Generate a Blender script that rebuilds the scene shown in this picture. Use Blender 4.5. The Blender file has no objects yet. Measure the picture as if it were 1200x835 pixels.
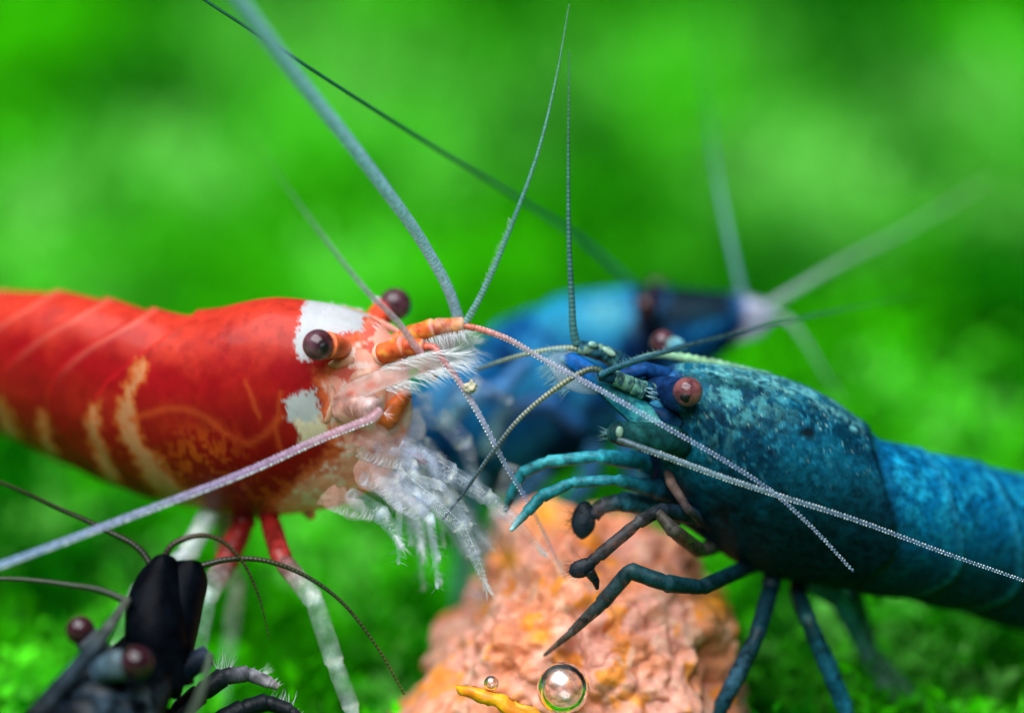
import bpy, math, random
import numpy as np

# ------------------------------------------------------------------ camera, world, lamp, exposure
MM = 0.001                       # everything below is laid out in millimetres
PITCH = math.radians(25.0)
DIST = 200.0                     # camera to focal plane
CENTRE = np.array([0.0, 0.0, 16.0])
FWD = np.array([0.0, math.cos(PITCH), -math.sin(PITCH)])
UPV = np.array([0.0, math.sin(PITCH), math.cos(PITCH)])
RGT = np.array([1.0, 0.0, 0.0])
ZUP = np.array([0.0, 0.0, 1.0])

scene = bpy.context.scene
COL = scene.collection
cam_d = bpy.data.cameras.new('camera')
cam = bpy.data.objects.new('camera', cam_d)
COL.objects.link(cam)
cam.location = (CENTRE - FWD * DIST) * MM
cam.rotation_euler = (math.pi / 2 - PITCH, 0, 0)
cam_d.sensor_width = 36.0
cam_d.lens = 200.0
cam_d.clip_start = 0.005
cam_d.clip_end = 5.0
cam_d.dof.use_dof = True
cam_d.dof.focus_distance = DIST * MM
cam_d.dof.aperture_fstop = 16.5
scene.camera = cam

world = bpy.data.worlds.new('World')
scene.world = world
world.use_nodes = True
world.node_tree.nodes['Background'].inputs[0].default_value = (0.62, 0.80, 1.0, 1)
world.node_tree.nodes['Background'].inputs[1].default_value = 0.05

lamp_d = bpy.data.lights.new('aquarium_lamp', 'AREA')
lamp_d.shape = 'RECTANGLE'
lamp_d.size = 0.46
lamp_d.size_y = 0.34
lamp_d.energy = 4.1
lamp_d.color = (0.94, 0.98, 1.0)
lamp = bpy.data.objects.new('aquarium_lamp', lamp_d)
COL.objects.link(lamp)
lamp.location = (-0.09, -0.09, 0.36)
_dv = np.array([0, 0, 0.012]) - np.array(lamp.location)
from mathutils import Vector
lamp.rotation_euler = Vector(_dv).to_track_quat('-Z', 'Y').to_euler()

vs = scene.view_settings
vs.view_transform = 'Standard'
vs.look = 'None'
vs.exposure = 0.0
vs.gamma = 1.0
scene.render.engine = 'CYCLES'
scene.cycles.max_bounces = 10
scene.cycles.transparent_max_bounces = 24
scene.cycles.sample_clamp_indirect = 6.0
scene.cycles.use_denoising = True

rng = np.random.default_rng(7)
random.seed(7)


# ------------------------------------------------------------------ helpers
SHIFT = 0.0                      # extra depth of the thing being built


def P(px, py, d):
    """pixel of the 1200 x 835 photograph at depth d (mm behind the focal plane) -> mm"""
    px, py, d = (np.asarray(a, float) for a in (px, py, d))
    d = d + SHIFT
    k = 0.03 * (DIST + d) / DIST
    return (CENTRE + d[..., None] * FWD + ((px - 600) * k)[..., None] * RGT
            + ((417.5 - py) * k)[..., None] * UPV)


def proj(p):
    q = p - CENTRE
    d = q @ FWD
    k = 0.03 * (DIST + d) / DIST
    return 600 + (q @ RGT) / k, 417.5 - (q @ UPV) / k


def ground_py(d):
    """picture row where depth d meets the ground z = 0"""
    k = 0.03 * (DIST + d) / DIST
    return 417.5 + (CENTRE[2] + FWD[2] * d) / (UPV[2] * k)


def _hash(ix, iy, iz):
    n = (ix * 374761393 + iy * 668265263 + iz * 2147483647 + 1274126177) & 0xFFFFFFFF
    n = ((n ^ (n >> 13)) * 1274126177) & 0xFFFFFFFF
    return ((n ^ (n >> 16)) & 0xFFFF) / 65535.0


def vnoise(p):
    """value noise 0..1 on an (n,3) array"""
    p = np.asarray(p, float)
    i = np.floor(p).astype(np.int64)
    f = p - i
    f = f * f * (3 - 2 * f)
    r = 0
    for dx in (0, 1):
        wx = f[:, 0] if dx else 1 - f[:, 0]
        for dy in (0, 1):
            wy = f[:, 1] if dy else 1 - f[:, 1]
            for dz in (0, 1):
                wz = f[:, 2] if dz else 1 - f[:, 2]
                r = r + wx * wy * wz * _hash(i[:, 0] + dx, i[:, 1] + dy, i[:, 2] + dz)
    return r


def fbm(p, octv=4, gain=0.5):
    a, s, t = 1.0, 0, 0
    q = np.array(p, float)
    for _ in range(octv):
        s = s + a * vnoise(q)
        t += a
        a *= gain
        q = q * 2.03 + 17.3
    return s / t


def sstep(a, b, x):
    t = np.clip((x - a) / (b - a), 0, 1)
    return t * t * (3 - 2 * t)


def mixc(c, d, f):
    f = np.asarray(f)[:, None]
    return c * (1 - f) + np.asarray(d, float) * f


def seg_dist(x, y, pts):
    """distance to a polyline, in pixels"""
    best = np.full(x.shape, 1e9)
    for (ax, ay), (bx, by) in zip(pts[:-1], pts[1:]):
        vx, vy = bx - ax, by - ay
        t = np.clip(((x - ax) * vx + (y - ay) * vy) / (vx * vx + vy * vy + 1e-9), 0, 1)
        best = np.minimum(best, np.hypot(x - ax - t * vx, y - ay - t * vy))
    return best


def poly_sd(x, y, pts):
    """signed distance to a polygon (negative inside)"""
    ins = np.zeros(x.shape, bool)
    n = len(pts)
    for i in range(n):
        ax, ay = pts[i]
        bx, by = pts[(i + 1) % n]
        c = ((ay > y) != (by > y)) & (x < (bx - ax) * (y - ay) / (by - ay + 1e-9) + ax)
        ins ^= c
    dd = seg_dist(x, y, list(pts) + [pts[0]])
    return np.where(ins, -dd, dd)


def curve_interp(xs, ys, x):
    """smooth monotone-ish (finite difference hermite) interpolation"""
    xs, ys = np.asarray(xs, float), np.asarray(ys, float)
    m = np.gradient(ys, xs)
    i = np.clip(np.searchsorted(xs, x) - 1, 0, len(xs) - 2)
    h = xs[i + 1] - xs[i]
    t = (x - xs[i]) / h
    return ((2 * t**3 - 3 * t**2 + 1) * ys[i] + (t**3 - 2 * t**2 + t) * h * m[i]
            + (-2 * t**3 + 3 * t**2) * ys[i + 1] + (t**3 - t**2) * h * m[i + 1])


def smooth_path(pts3, n):
    pts3 = np.asarray(pts3, float)
    L = np.concatenate([[0], np.cumsum(np.linalg.norm(np.diff(pts3, axis=0), axis=1))])
    if len(pts3) == 2:
        t = np.linspace(0, 1, n)[:, None]
        return pts3[0] * (1 - t) + pts3[1] * t
    s = np.linspace(0, L[-1], n * 3)
    q = np.stack([curve_interp(L, pts3[:, k], s) for k in range(3)], 1)
    L2 = np.concatenate([[0], np.cumsum(np.linalg.norm(np.diff(q, axis=0), axis=1))])
    s2 = np.linspace(0, L2[-1], n)
    return np.stack([np.interp(s2, L2, q[:, k]) for k in range(3)], 1)


class Thing:
    """an Empty at the base of the thing; parts are built in mm world coordinates"""
    def __init__(self, name, loc_mm, label, category, group=None):
        o = bpy.data.objects.new(name, None)
        COL.objects.link(o)
        self.loc = np.asarray(loc_mm, float)
        o.location = self.loc * MM
        o.empty_display_size = 0.002
        o['label'] = label
        o['category'] = category
        if group:
            o['group'] = group
        self.o = o


def build(name, v, f, mat, parent=None, col=None, smooth=True, owner=None, kind=None, label=None):
    """parent: Thing, or an object that is a part of owner (a Thing)"""
    v = np.asarray(v, float)
    base = np.zeros(3)
    pob = None
    if isinstance(parent, Thing):
        base, pob = parent.loc, parent.o
    elif parent is not None:
        base, pob = owner.loc, parent
    me = bpy.data.meshes.new(name)
    co = (v - base) * MM
    if isinstance(f, np.ndarray):
        n, k = f.shape
        me.vertices.add(len(co))
        me.vertices.foreach_set('co', co.ravel())
        me.loops.add(n * k)
        me.loops.foreach_set('vertex_index', f.ravel().astype(np.int32))
        me.polygons.add(n)
        me.polygons.foreach_set('loop_start', np.arange(0, n * k, k, dtype=np.int32))
        me.polygons.foreach_set('loop_total', np.full(n, k, dtype=np.int32))
        me.update(calc_edges=True)
    else:
        me.from_pydata([tuple(c) for c in co], [], f)
    if col is not None:
        col = np.asarray(col, float)
        if col.shape[1] == 3:
            col = np.concatenate([col, np.ones((len(col), 1))], 1)
        a = me.color_attributes.new('Col', 'FLOAT_COLOR', 'POINT')
        a.data.foreach_set('color', np.clip(col, 0, 1).ravel())
    me.polygons.foreach_set('use_smooth', [smooth] * len(me.polygons))
    me.materials.append(mat)
    me.validate()
    ob = bpy.data.objects.new(name, me)
    COL.objects.link(ob)
    if pob is not None:
        ob.parent = pob
    if kind:
        ob['kind'] = kind
    if label:
        ob['label'] = label
    return ob


def frames(path):
    T = np.gradient(path, axis=0)
    T /= np.linalg.norm(T, axis=1)[:, None] + 1e-12
    n = np.cross(T[0], FWD)
    if np.linalg.norm(n) < 1e-3:
        n = np.cross(T[0], ZUP)
    n /= np.linalg.norm(n)
    N = [n]
    for t in T[1:]:
        n = n - t * (n @ t)
        n = n / (np.linalg.norm(n) + 1e-12)
        N.append(n)
    N = np.array(N)
    return T, N, np.cross(T, N)


def tube_geo(path, rad, sides=10, flat=1.0, off=0):
    """closed tube; flat < 1 squashes the section in the second direction"""
    path = np.asarray(path, float)
    rad = np.broadcast_to(np.asarray(rad, float), (len(path),))
    T, N, B = frames(path)
    a = np.linspace(0, 2 * math.pi, sides, endpoint=False)
    v = (path[:, None, :] + rad[:, None, None] * (np.cos(a)[None, :, None] * N[:, None, :]
         + flat * np.sin(a)[None, :, None] * B[:, None, :])).reshape(-1, 3)
    n = len(path)
    i = np.arange(n - 1)[:, None] * sides
    j = np.arange(sides)[None, :]
    j2 = (j + 1) % sides
    f = np.stack([i + j, i + j2, i + sides + j2, i + sides + j], -1).reshape(-1, 4)
    v = np.concatenate([v, [path[0]], [path[-1]]])
    c0, c1 = n * sides, n * sides + 1
    jj = np.arange(sides)
    jn = (jj + 1) % sides
    cap0 = np.stack([jn, jj, np.full(sides, c0), np.full(sides, c0)], -1)
    cap1 = np.stack([(n - 1) * sides + jj, (n - 1) * sides + jn, np.full(sides, c1), np.full(sides, c1)], -1)
    faces = [tuple(q + off) for q in f] + [tuple(q[:3] + off) for q in np.concatenate([cap0, cap1])]
    ring_of = np.concatenate([np.repeat(np.arange(n), sides), [0, n - 1]])
    return v, faces, ring_of


def px2(pts):
    return np.array([P(*p) for p in pts])


def flagellum(name, pts, r0, r1, cols, mat, parent, owner=None, annulus=0.12, bead=0.04, band=None, power=0.8):
    """ringed antenna whip. cols: list of rgba along it; band: colour of every annulus ridge"""
    p3 = px2(pts)
    L = np.linalg.norm(np.diff(p3, axis=0), axis=1).sum()
    na = max(8, int(L / annulus))
    path = smooth_path(p3, na * 4 + 1)
    t = np.linspace(0, 1, len(path))
    ph = np.arange(len(path)) % 4
    fac = np.array([1 - bead, 1.0, 1 + bead * .4, 1.0])[ph]
    wob = 1 + 0.05 * (vnoise(np.stack([t * na * .35, t * 0, t * 0 + r0 * 91], 1)) - .5)
    rad = (r0 + (r1 - r0) * t ** power) * fac * wob
    v, f, ring = tube_geo(path, rad, 8)
    cols = np.array(cols, float)
    if cols.shape[1] == 3:
        cols = np.concatenate([cols, np.ones((len(cols), 1))], 1)
    ct = np.stack([np.interp(t, np.linspace(0, 1, len(cols)), cols[:, k]) for k in range(4)], 1)
    ct[:, 3] *= np.where(ct[:, 3] < .97, np.array([.85, 1.0, 1.06, 1.0])[ph], 1)
    if band is not None:
        w = np.array([1.0, 0.3, 0.0, 0.3])[ph][:, None]
        ct[:, :3] = ct[:, :3] * (1 - w) + np.array(band) * w
    return build(name, v, f, mat, parent, ct[ring], owner=owner), path


def limb(name, pts, rpx, cols, mat, parent, owner=None, sides=14, per=18, flare=0.10, flat=1.0, kind=None, noise=0.04):
    """jointed leg: straight podomeres with swollen joints"""
    p3 = px2(pts)
    k = 0.03
    cols = np.array(cols, float)
    if cols.shape[1] == 3:
        cols = np.concatenate([cols, np.ones((len(cols), 1))], 1)
    cp = np.linspace(0, len(pts) - 1, len(cols))
    path, rad, cc = [], [], []
    for i in range(len(pts) - 1):
        for j in range(per):
            t = j / per
            path.append(p3[i] * (1 - t) + p3[i + 1] * t)
            r = rpx[i] * (1 - t) + rpx[i + 1] * t
            rad.append(r * k * ((1 - 1.6 * flare + 1.9 * flare * sstep(0, .22, t) + flare * .9 * t ** 3 - .35 * flare * math.sin(math.pi * t)) if flare else 1.0))
            cc.append(i + t)
    path.append(p3[-1]); rad.append(rpx[-1] * k * .6); cc.append(len(pts) - 1)
    path = np.array(path)
    for _ in range(1 if flare else 3):
        path[1:-1] = (path[:-2] + 2 * path[1:-1] + path[2:]) / 4
    rad = np.array(rad)
    cc = np.array(cc)
    v, f, ring = tube_geo(path, rad, sides, flat)
    ct = np.stack([np.interp(cc, cp, cols[:, q]) for q in range(4)], 1)[ring]
    nz = fbm(v * 3.0, 3) - .5
    ct[:, :3] *= (1 + nz * 1.5 + (fbm(v * 9.0, 2) - .5) * .8)[:, None]
    # whitish cuticle at the joints
    jd = np.abs(cc - np.round(cc))[ring]
    ct[:, 3] = np.clip(ct[:, 3] + 0.35 * np.exp(-(jd / .08) ** 2) * (ct[:, 3] < .98), 0, 1)
    if flare:
        jl = np.exp(-((np.abs(cc - np.round(cc) + .03))[ring] / .035) ** 2) * .45
        ct[:, :3] = ct[:, :3] * (1 - jl[:, None]) + (ct[:, :3] * 2.2 + .02) * jl[:, None]
    c0 = path[ring]
    v = c0 + (v - c0) * (1 + noise * (vnoise(v * 5) - .5) * 2)[:, None]
    return build(name, v, f, mat, parent, ct, owner=owner, kind=kind), path


def ellipsoid_geo(c, axes, n=24, m=16):
    """axes: 3 vectors (already scaled)"""
    u = np.linspace(0, 2 * math.pi, n, endpoint=False)
    w = np.linspace(0, math.pi, m)
    uu, ww = np.meshgrid(u, w)
    d = np.stack([np.sin(ww) * np.cos(uu), np.sin(ww) * np.sin(uu), np.cos(ww)], -1).reshape(-1, 3)
    v = np.asarray(c) + d @ np.asarray(axes)
    f = []
    for i in range(m - 1):
        for j in range(n):
            j2 = (j + 1) % n
            f.append((i * n + j, (i + 1) * n + j, (i + 1) * n + j2, i * n + j2))
    return v, f


def blob(name, pt, rx, ry, rz, mat, parent, owner=None, col=None, rot=0.0, lump=0.0, label=None, n=28):
    """ellipsoid; rx, ry in pixels along a picture direction (rot) and its normal, rz in pixels in depth"""
    c = P(*pt)
    e1 = RGT * math.cos(rot) - UPV * math.sin(rot)
    e2 = RGT * math.sin(rot) + UPV * math.cos(rot)
    v, f = ellipsoid_geo(c, [e1 * rx * .03, FWD * rz * .03, e2 * ry * .03], n, n * 2 // 3)
    if lump:
        v = c + (v - c) * (1 + lump * (fbm(v * 2.5, 3) - .5) * 2)[:, None]
    cc = None
    if col is not None:
        cc = np.tile(np.array(col, float), (len(v), 1))
        cc[:, :3] *= (0.75 + 0.5 * fbm(v * 4, 3))[:, None]
    return build(name, v, f, mat, parent, cc, owner=owner, label=label)


def ribbon_geo(upper, lower, thick, n=40, m=14):
    """leaf shaped solid between two edges (lists of px,py,d); thick in mm"""
    U = smooth_path(px2(upper), n)
    L = smooth_path(px2(lower), n)
    T = np.gradient((U + L) / 2, axis=0)
    N = np.cross(T, U - L)
    N /= np.linalg.norm(N, axis=1)[:, None] + 1e-12
    w = np.linspace(0, 1, m)
    vs_, cols = [], []
    for side in (1, -1):
        for i in range(n):
            wid = np.linalg.norm(U[i] - L[i])
            for q in w:
                b = thick * math.sin(math.pi * q) ** .7 * min(1, wid / 1.0) * .5
                vs_.append(L[i] * (1 - q) + U[i] * q + N[i] * side * b)
    f = []
    for s in (0, 1):
        o = s * n * m
        for i in range(n - 1):
            for j in range(m - 1):
                q = (o + i * m + j, o + i * m + j + 1, o + (i + 1) * m + j + 1, o + (i + 1) * m + j)
                f.append(q if s == 0 else q[::-1])
    o = n * m
    for i in range(n - 1):
        for j in (0, m - 1):
            q = (i * m + j, (i + 1) * m + j, o + (i + 1) * m + j, o + i * m + j)
            f.append(q if j == 0 else q[::-1])
    tt = np.tile(np.repeat(np.linspace(0, 1, n), m), 2)
    ww = np.tile(np.tile(w, n), 2)
    return np.array(vs_), f, tt, ww, U, L


def hairs_geo(bases, dirs, length, r, bend=None):
    """thin three-sided bristles, each with one bend"""
    V, F = [], []
    for k in range(len(bases)):
        b, d = bases[k], dirs[k] / (np.linalg.norm(dirs[k]) + 1e-9)
        ln = length[k] if hasattr(length, '__len__') else length
        s = np.cross(d, FWD)
        s /= np.linalg.norm(s) + 1e-9
        u = np.cross(s, d)
        bv = bend[k] if bend is not None else np.zeros(3)
        o = len(V)
        for q, rr in ((0, 1.0), (.55, .75)):
            c = b + d * ln * q + bv * ln * q * q
            for a in (0, 2.094, 4.189):
                V.append(c + r * rr * (s * math.cos(a) + u * math.sin(a)))
        V.append(b + d * ln + bv * ln)
        for j in range(3):
            j2 = (j + 1) % 3
            F.append((o + j, o + j2, o + 3 + j2, o + 3 + j))
            F.append((o + 3 + j, o + 3 + j2, o + 6))
    return np.array(V), F


def hairs(name, bases, dirs, length, r, mat, parent, owner=None, bend=None):
    v, f = hairs_geo(bases, dirs, length, r, bend)
    return build(name, v, f, mat, parent, owner=owner, kind='stuff', smooth=False)


def setae_on(name, path, t0, t1, n, lenmm, r, sgn, mat, parent, owner, lean=0.3, jitter=.3):
    """bristles along one picture side of a whip or leg"""
    T = np.gradient(path, axis=0)
    T /= np.linalg.norm(T, axis=1)[:, None]
    B, D, L = [], [], []
    for k in range(n):
        i = int((t0 + (t1 - t0) * (k + .5) / n) * (len(path) - 1))
        s = np.cross(T[i], FWD) * (sgn if sgn else random.choice((-1, 1)))
        B.append(path[i])
        D.append(s + T[i] * lean + (np.array([random.random() for _ in range(3)]) - .5) * jitter)
        L.append(lenmm * random.uniform(.6, 1.15))
    return hairs(name, B, D, L, r, mat, parent, owner)


def beads_on(path, t0, t1, step, r, off, sgn, parent, owner, every=1.0):
    """row of joint knobs, white to imitate glints, along one edge of a whip or leg"""
    T = np.gradient(path, axis=0)
    dl = np.linalg.norm(T, axis=1)
    T = T / dl[:, None]
    cum = np.cumsum(dl)
    tot = cum[-1]
    V, F = [], []
    q = t0 * tot
    while q < t1 * tot:
        i = min(len(path) - 1, int(np.searchsorted(cum, q)))
        u = q / tot
        rr = (r[0] * (1 - u) + r[1] * u) * random.uniform(.6, 1.15)
        oo = off[0] * (1 - u) + off[1] * u
        side = np.cross(T[i], FWD) * sgn
        c = path[i] + side * oo * .9 - FWD * oo * .6
        v, f = ellipsoid_geo(c, [T[i] * rr * 1.3, np.cross(T[i], side) * rr, side * rr], 6, 4)
        o = len(V)
        V.extend(v); F.extend(tuple(k + o for k in g) for g in f)
        q += step * random.uniform(.9, 1.1)
    return build('bead_row', np.array(V), F, M_bead, parent, owner=owner, kind='stuff')


# ------------------------------------------------------------------ materials
def new_mat(name):
    m = bpy.data.materials.new(name)
    m.use_nodes = True
    nt = m.node_tree
    b = nt.nodes['Principled BSDF']
    return m, nt, b


def attr_mat(name, rough=0.4, sss=0.0, sss_r=(1, .35, .25), sss_scale=0.4, spec=0.35, nscale=6.0, namp=0.25,
             bscale=9.0, bump=0.15, coat=0.0, alpha=True, transl=0.0, amod=.0):
    """colour and opacity from the 'Col' attribute, broken up by procedural noise; scales per mm"""
    m, nt, b = new_mat(name)
    N, Lk = nt.nodes, nt.links
    at = N.new('ShaderNodeAttribute'); at.attribute_name = 'Col'
    tc = N.new('ShaderNodeTexCoord')
    nz = N.new('ShaderNodeTexNoise'); nz.inputs['Scale'].default_value = nscale * 1000 * .3
    nz.inputs['Detail'].default_value = 5
    Lk.new(tc.outputs['Object'], nz.inputs['Vector'])
    mr = N.new('ShaderNodeMapRange')
    mr.inputs[1].default_value = .3; mr.inputs[2].default_value = .7
    mr.inputs[3].default_value = 1 - namp; mr.inputs[4].default_value = 1 + namp
    Lk.new(nz.outputs[0], mr.inputs[0])
    mul = N.new('ShaderNodeVectorMath'); mul.operation = 'SCALE'
    Lk.new(at.outputs['Color'], mul.inputs[0]); Lk.new(mr.outputs[0], mul.inputs['Scale'])
    Lk.new(mul.outputs[0], b.inputs['Base Color'])
    b.inputs['Roughness'].default_value = rough
    b.inputs['Specular IOR Level'].default_value = spec
    b.inputs['Coat Weight'].default_value = coat
    b.inputs['Coat Roughness'].default_value = .12
    if sss:
        b.inputs['Subsurface Weight'].default_value = sss
        b.inputs['Subsurface Radius'].default_value = sss_r
        b.inputs['Subsurface Scale'].default_value = sss_scale * MM
    if bump:
        n2 = N.new('ShaderNodeTexNoise'); n2.inputs['Scale'].default_value = bscale * 1000
        n2.inputs['Detail'].default_value = 3
        Lk.new(tc.outputs['Object'], n2.inputs['Vector'])
        bp = N.new('ShaderNodeBump'); bp.inputs['Strength'].default_value = bump
        bp.inputs['Distance'].default_value = 0.05 * MM
        Lk.new(n2.outputs[0], bp.inputs['Height'])
        Lk.new(bp.outputs[0], b.inputs['Normal'])
    if transl:
        tr = N.new('ShaderNodeBsdfTranslucent')
        Lk.new(mul.outputs[0], tr.inputs['Color'])
        mx = N.new('ShaderNodeMixShader'); mx.inputs[0].default_value = transl
        out = N['Material Output']
        Lk.new(b.outputs[0], mx.inputs[1]); Lk.new(tr.outputs[0], mx.inputs[2])
        Lk.new(mx.outputs[0], out.inputs['Surface'])
    if alpha:
        out = N['Material Output']
        src = out.inputs['Surface'].links[0].from_socket
        tp = N.new('ShaderNodeBsdfTransparent')
        ma = N.new('ShaderNodeMixShader')
        pw = N.new('ShaderNodeMath'); pw.operation = 'MULTIPLY'; pw.use_clamp = True
        m2 = N.new('ShaderNodeMapRange')
        m2.inputs[1].default_value = .3; m2.inputs[2].default_value = .7
        m2.inputs[3].default_value = 1 - amod; m2.inputs[4].default_value = 1 + amod
        Lk.new(nz.outputs[0], m2.inputs[0])
        # full opacity stays full: noise only thins what is already translucent
        m3 = N.new('ShaderNodeMath'); m3.operation = 'GREATER_THAN'; m3.inputs[1].default_value = .985
        Lk.new(at.outputs['Alpha'], m3.inputs[0])
        Lk.new(at.outputs['Alpha'], pw.inputs[0]); Lk.new(m2.outputs[0], pw.inputs[1])
        mxx = N.new('ShaderNodeMath'); mxx.operation = 'MAXIMUM'
        Lk.new(pw.outputs[0], mxx.inputs[0]); Lk.new(m3.outputs[0], mxx.inputs[1])
        Lk.new(mxx.outputs[0], ma.inputs[0])
        Lk.new(tp.outputs[0], ma.inputs[1]); Lk.new(src, ma.inputs[2])
        Lk.new(ma.outputs[0], out.inputs['Surface'])
    return m


def flat_mat(name, rgb, rough=.4, alpha=1.0, spec=.4, emit=None, sss=0):
    m, nt, b = new_mat(name)
    b.inputs['Base Color'].default_value = (*rgb, 1)
    b.inputs['Roughness'].default_value = rough
    b.inputs['Alpha'].default_value = alpha
    b.inputs['Specular IOR Level'].default_value = spec
    tc = nt.nodes.new('ShaderNodeTexCoord')
    nz = nt.nodes.new('ShaderNodeTexNoise'); nz.inputs['Scale'].default_value = 4000
    cr = nt.nodes.new('ShaderNodeMix'); cr.data_type = 'RGBA'
    cr.inputs[6].default_value = (*[c * .75 for c in rgb], 1)
    cr.inputs[7].default_value = (*[min(1, c * 1.2) for c in rgb], 1)
    nt.links.new(tc.outputs['Object'], nz.inputs['Vector'])
    nt.links.new(nz.outputs[0], cr.inputs[0])
    nt.links.new(cr.outputs[2], b.inputs['Base Color'])
    return m


M_red = attr_mat('red_shell', rough=.40, sss=.25, sss_r=(1, .2, .1), sss_scale=.3, spec=.14, namp=.10, bump=.06, coat=.06)
M_blue = attr_mat('blue_shell', rough=.45, sss=.0, spec=.06, nscale=12, namp=.5, bump=.35, bscale=6)
M_black = attr_mat('black_shell', rough=.42, spec=.035, namp=.5, bump=.9, bscale=2.2)
M_soft = attr_mat('translucent_tissue', rough=.3, sss=.3, spec=.35, namp=.15, bump=.1, transl=.25, amod=.25)
M_whip = attr_mat('antenna_cuticle', rough=.3, spec=.45, nscale=20, namp=.25, bump=0, transl=.2, amod=.2)
M_leg = attr_mat('leg_cuticle', rough=.45, spec=.2, nscale=12, namp=.45, bump=.4, transl=.15, amod=.35)
M_clear = attr_mat('clear_cuticle', rough=.25, spec=.4, nscale=6, namp=.2, bump=.4, transl=.4, amod=.6)
M_hair = flat_mat('white_bristle', (.85, .89, .96), .35, alpha=.5)
M_hairblue = flat_mat('pale_blue_bristle', (.35, .62, .75), .35, alpha=.6)
M_hairdark = flat_mat('dark_bristle', (.03, .045, .055), .5, alpha=.7)
M_feather = flat_mat('feather_bristle', (.66, .74, 1.0), .4, alpha=.18)
M_bead = flat_mat('white_bead', (.80, .88, 1.0), .3)
M_pupil = flat_mat('black_pigment', (.004, .003, .004), .5)


def eye_mat(name, c_top, c_low, alpha):
    m, nt, b = new_mat(name)
    N, Lk = nt.nodes, nt.links
    vo = N.new('ShaderNodeTexVoronoi'); vo.inputs['Scale'].default_value = 28000
    tc = N.new('ShaderNodeTexCoord')
    Lk.new(tc.outputs['Object'], vo.inputs['Vector'])
    nz = N.new('ShaderNodeTexNoise'); nz.inputs['Scale'].default_value = 2600; nz.inputs['Detail'].default_value = 4
    Lk.new(tc.outputs['Object'], nz.inputs['Vector'])
    mx = N.new('ShaderNodeMix'); mx.data_type = 'RGBA'
    mx.inputs[6].default_value = (*c_low, 1); mx.inputs[7].default_value = (*c_top, 1)
    mr = N.new('ShaderNodeMapRange'); mr.inputs[1].default_value = .35; mr.inputs[2].default_value = .62
    Lk.new(nz.outputs[0], mr.inputs[0]); Lk.new(mr.outputs[0], mx.inputs[0])
    Lk.new(mx.outputs[2], b.inputs['Base Color'])
    b.inputs['Roughness'].default_value = .16
    b.inputs['Specular IOR Level'].default_value = .5
    b.inputs['Alpha'].default_value = alpha
    bp = N.new('ShaderNodeBump'); bp.inputs['Strength'].default_value = .06; bp.inputs['Distance'].default_value = .01 * MM
    Lk.new(vo.outputs[0], bp.inputs['Height']); Lk.new(bp.outputs[0], b.inputs['Normal'])
    return m


M_eye_red = eye_mat('purple_eye', (.13, .045, .065), (.03, .010, .016), .86)
M_eye_blue = eye_mat('brown_eye', (.30, .10, .10), (.10, .03, .04), .86)
M_eye_black = eye_mat('maroon_eye', (.045, .010, .018), (.02, .005, .009), .9)


# ------------------------------------------------------------------ moss ground
def ground_height(x, y):
    p = np.stack([x / 13.0, y / 13.0, np.zeros_like(x)], 1)
    q = np.stack([x / 5.0, y / 5.0, np.zeros_like(x) + 9], 1)
    return -2.2 + 3.0 * fbm(p, 3) + .9 * fbm(q, 2) - .9


def make_ground():
    xs = np.concatenate([np.linspace(-400, -70, 20), np.linspace(-66, 66, 133), np.linspace(70, 400, 20)])
    ys = np.concatenate([np.linspace(-300, -45, 16), np.linspace(-42, 215, 200), np.linspace(220, 620, 24)])
    X, Y = np.meshgrid(xs, ys)
    v = np.stack([X.ravel(), Y.ravel(), ground_height(X.ravel(), Y.ravel())], 1)
    nx, ny = len(xs), len(ys)
    i = (np.arange(ny - 1)[:, None] * nx + np.arange(nx - 1)[None, :]).ravel()
    f = np.stack([i, i + 1, i + nx + 1, i + nx], 1)
    m, nt, b = new_mat('moss_mat')
    tc = nt.nodes.new('ShaderNodeTexCoord')
    nz = nt.nodes.new('ShaderNodeTexNoise'); nz.inputs['Scale'].default_value = 250; nz.inputs['Detail'].default_value = 6
    cr = nt.nodes.new('ShaderNodeValToRGB')
    cr.color_ramp.elements[0].position = .35; cr.color_ramp.elements[0].color = (.003, .10, .001, 1)
    cr.color_ramp.elements[1].position = .7; cr.color_ramp.elements[1].color = (.03, .34, .002, 1)
    nt.links.new(tc.outputs['Object'], nz.inputs['Vector'])
    nt.links.new(nz.outputs[0], cr.inputs[0]); nt.links.new(cr.outputs[0], b.inputs['Base Color'])
    b.inputs['Roughness'].default_value = .8
    o = build('ground', v, f, m, kind='structure')
    o['label'] = 'dense green moss covering the aquarium floor'
    return o


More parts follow.
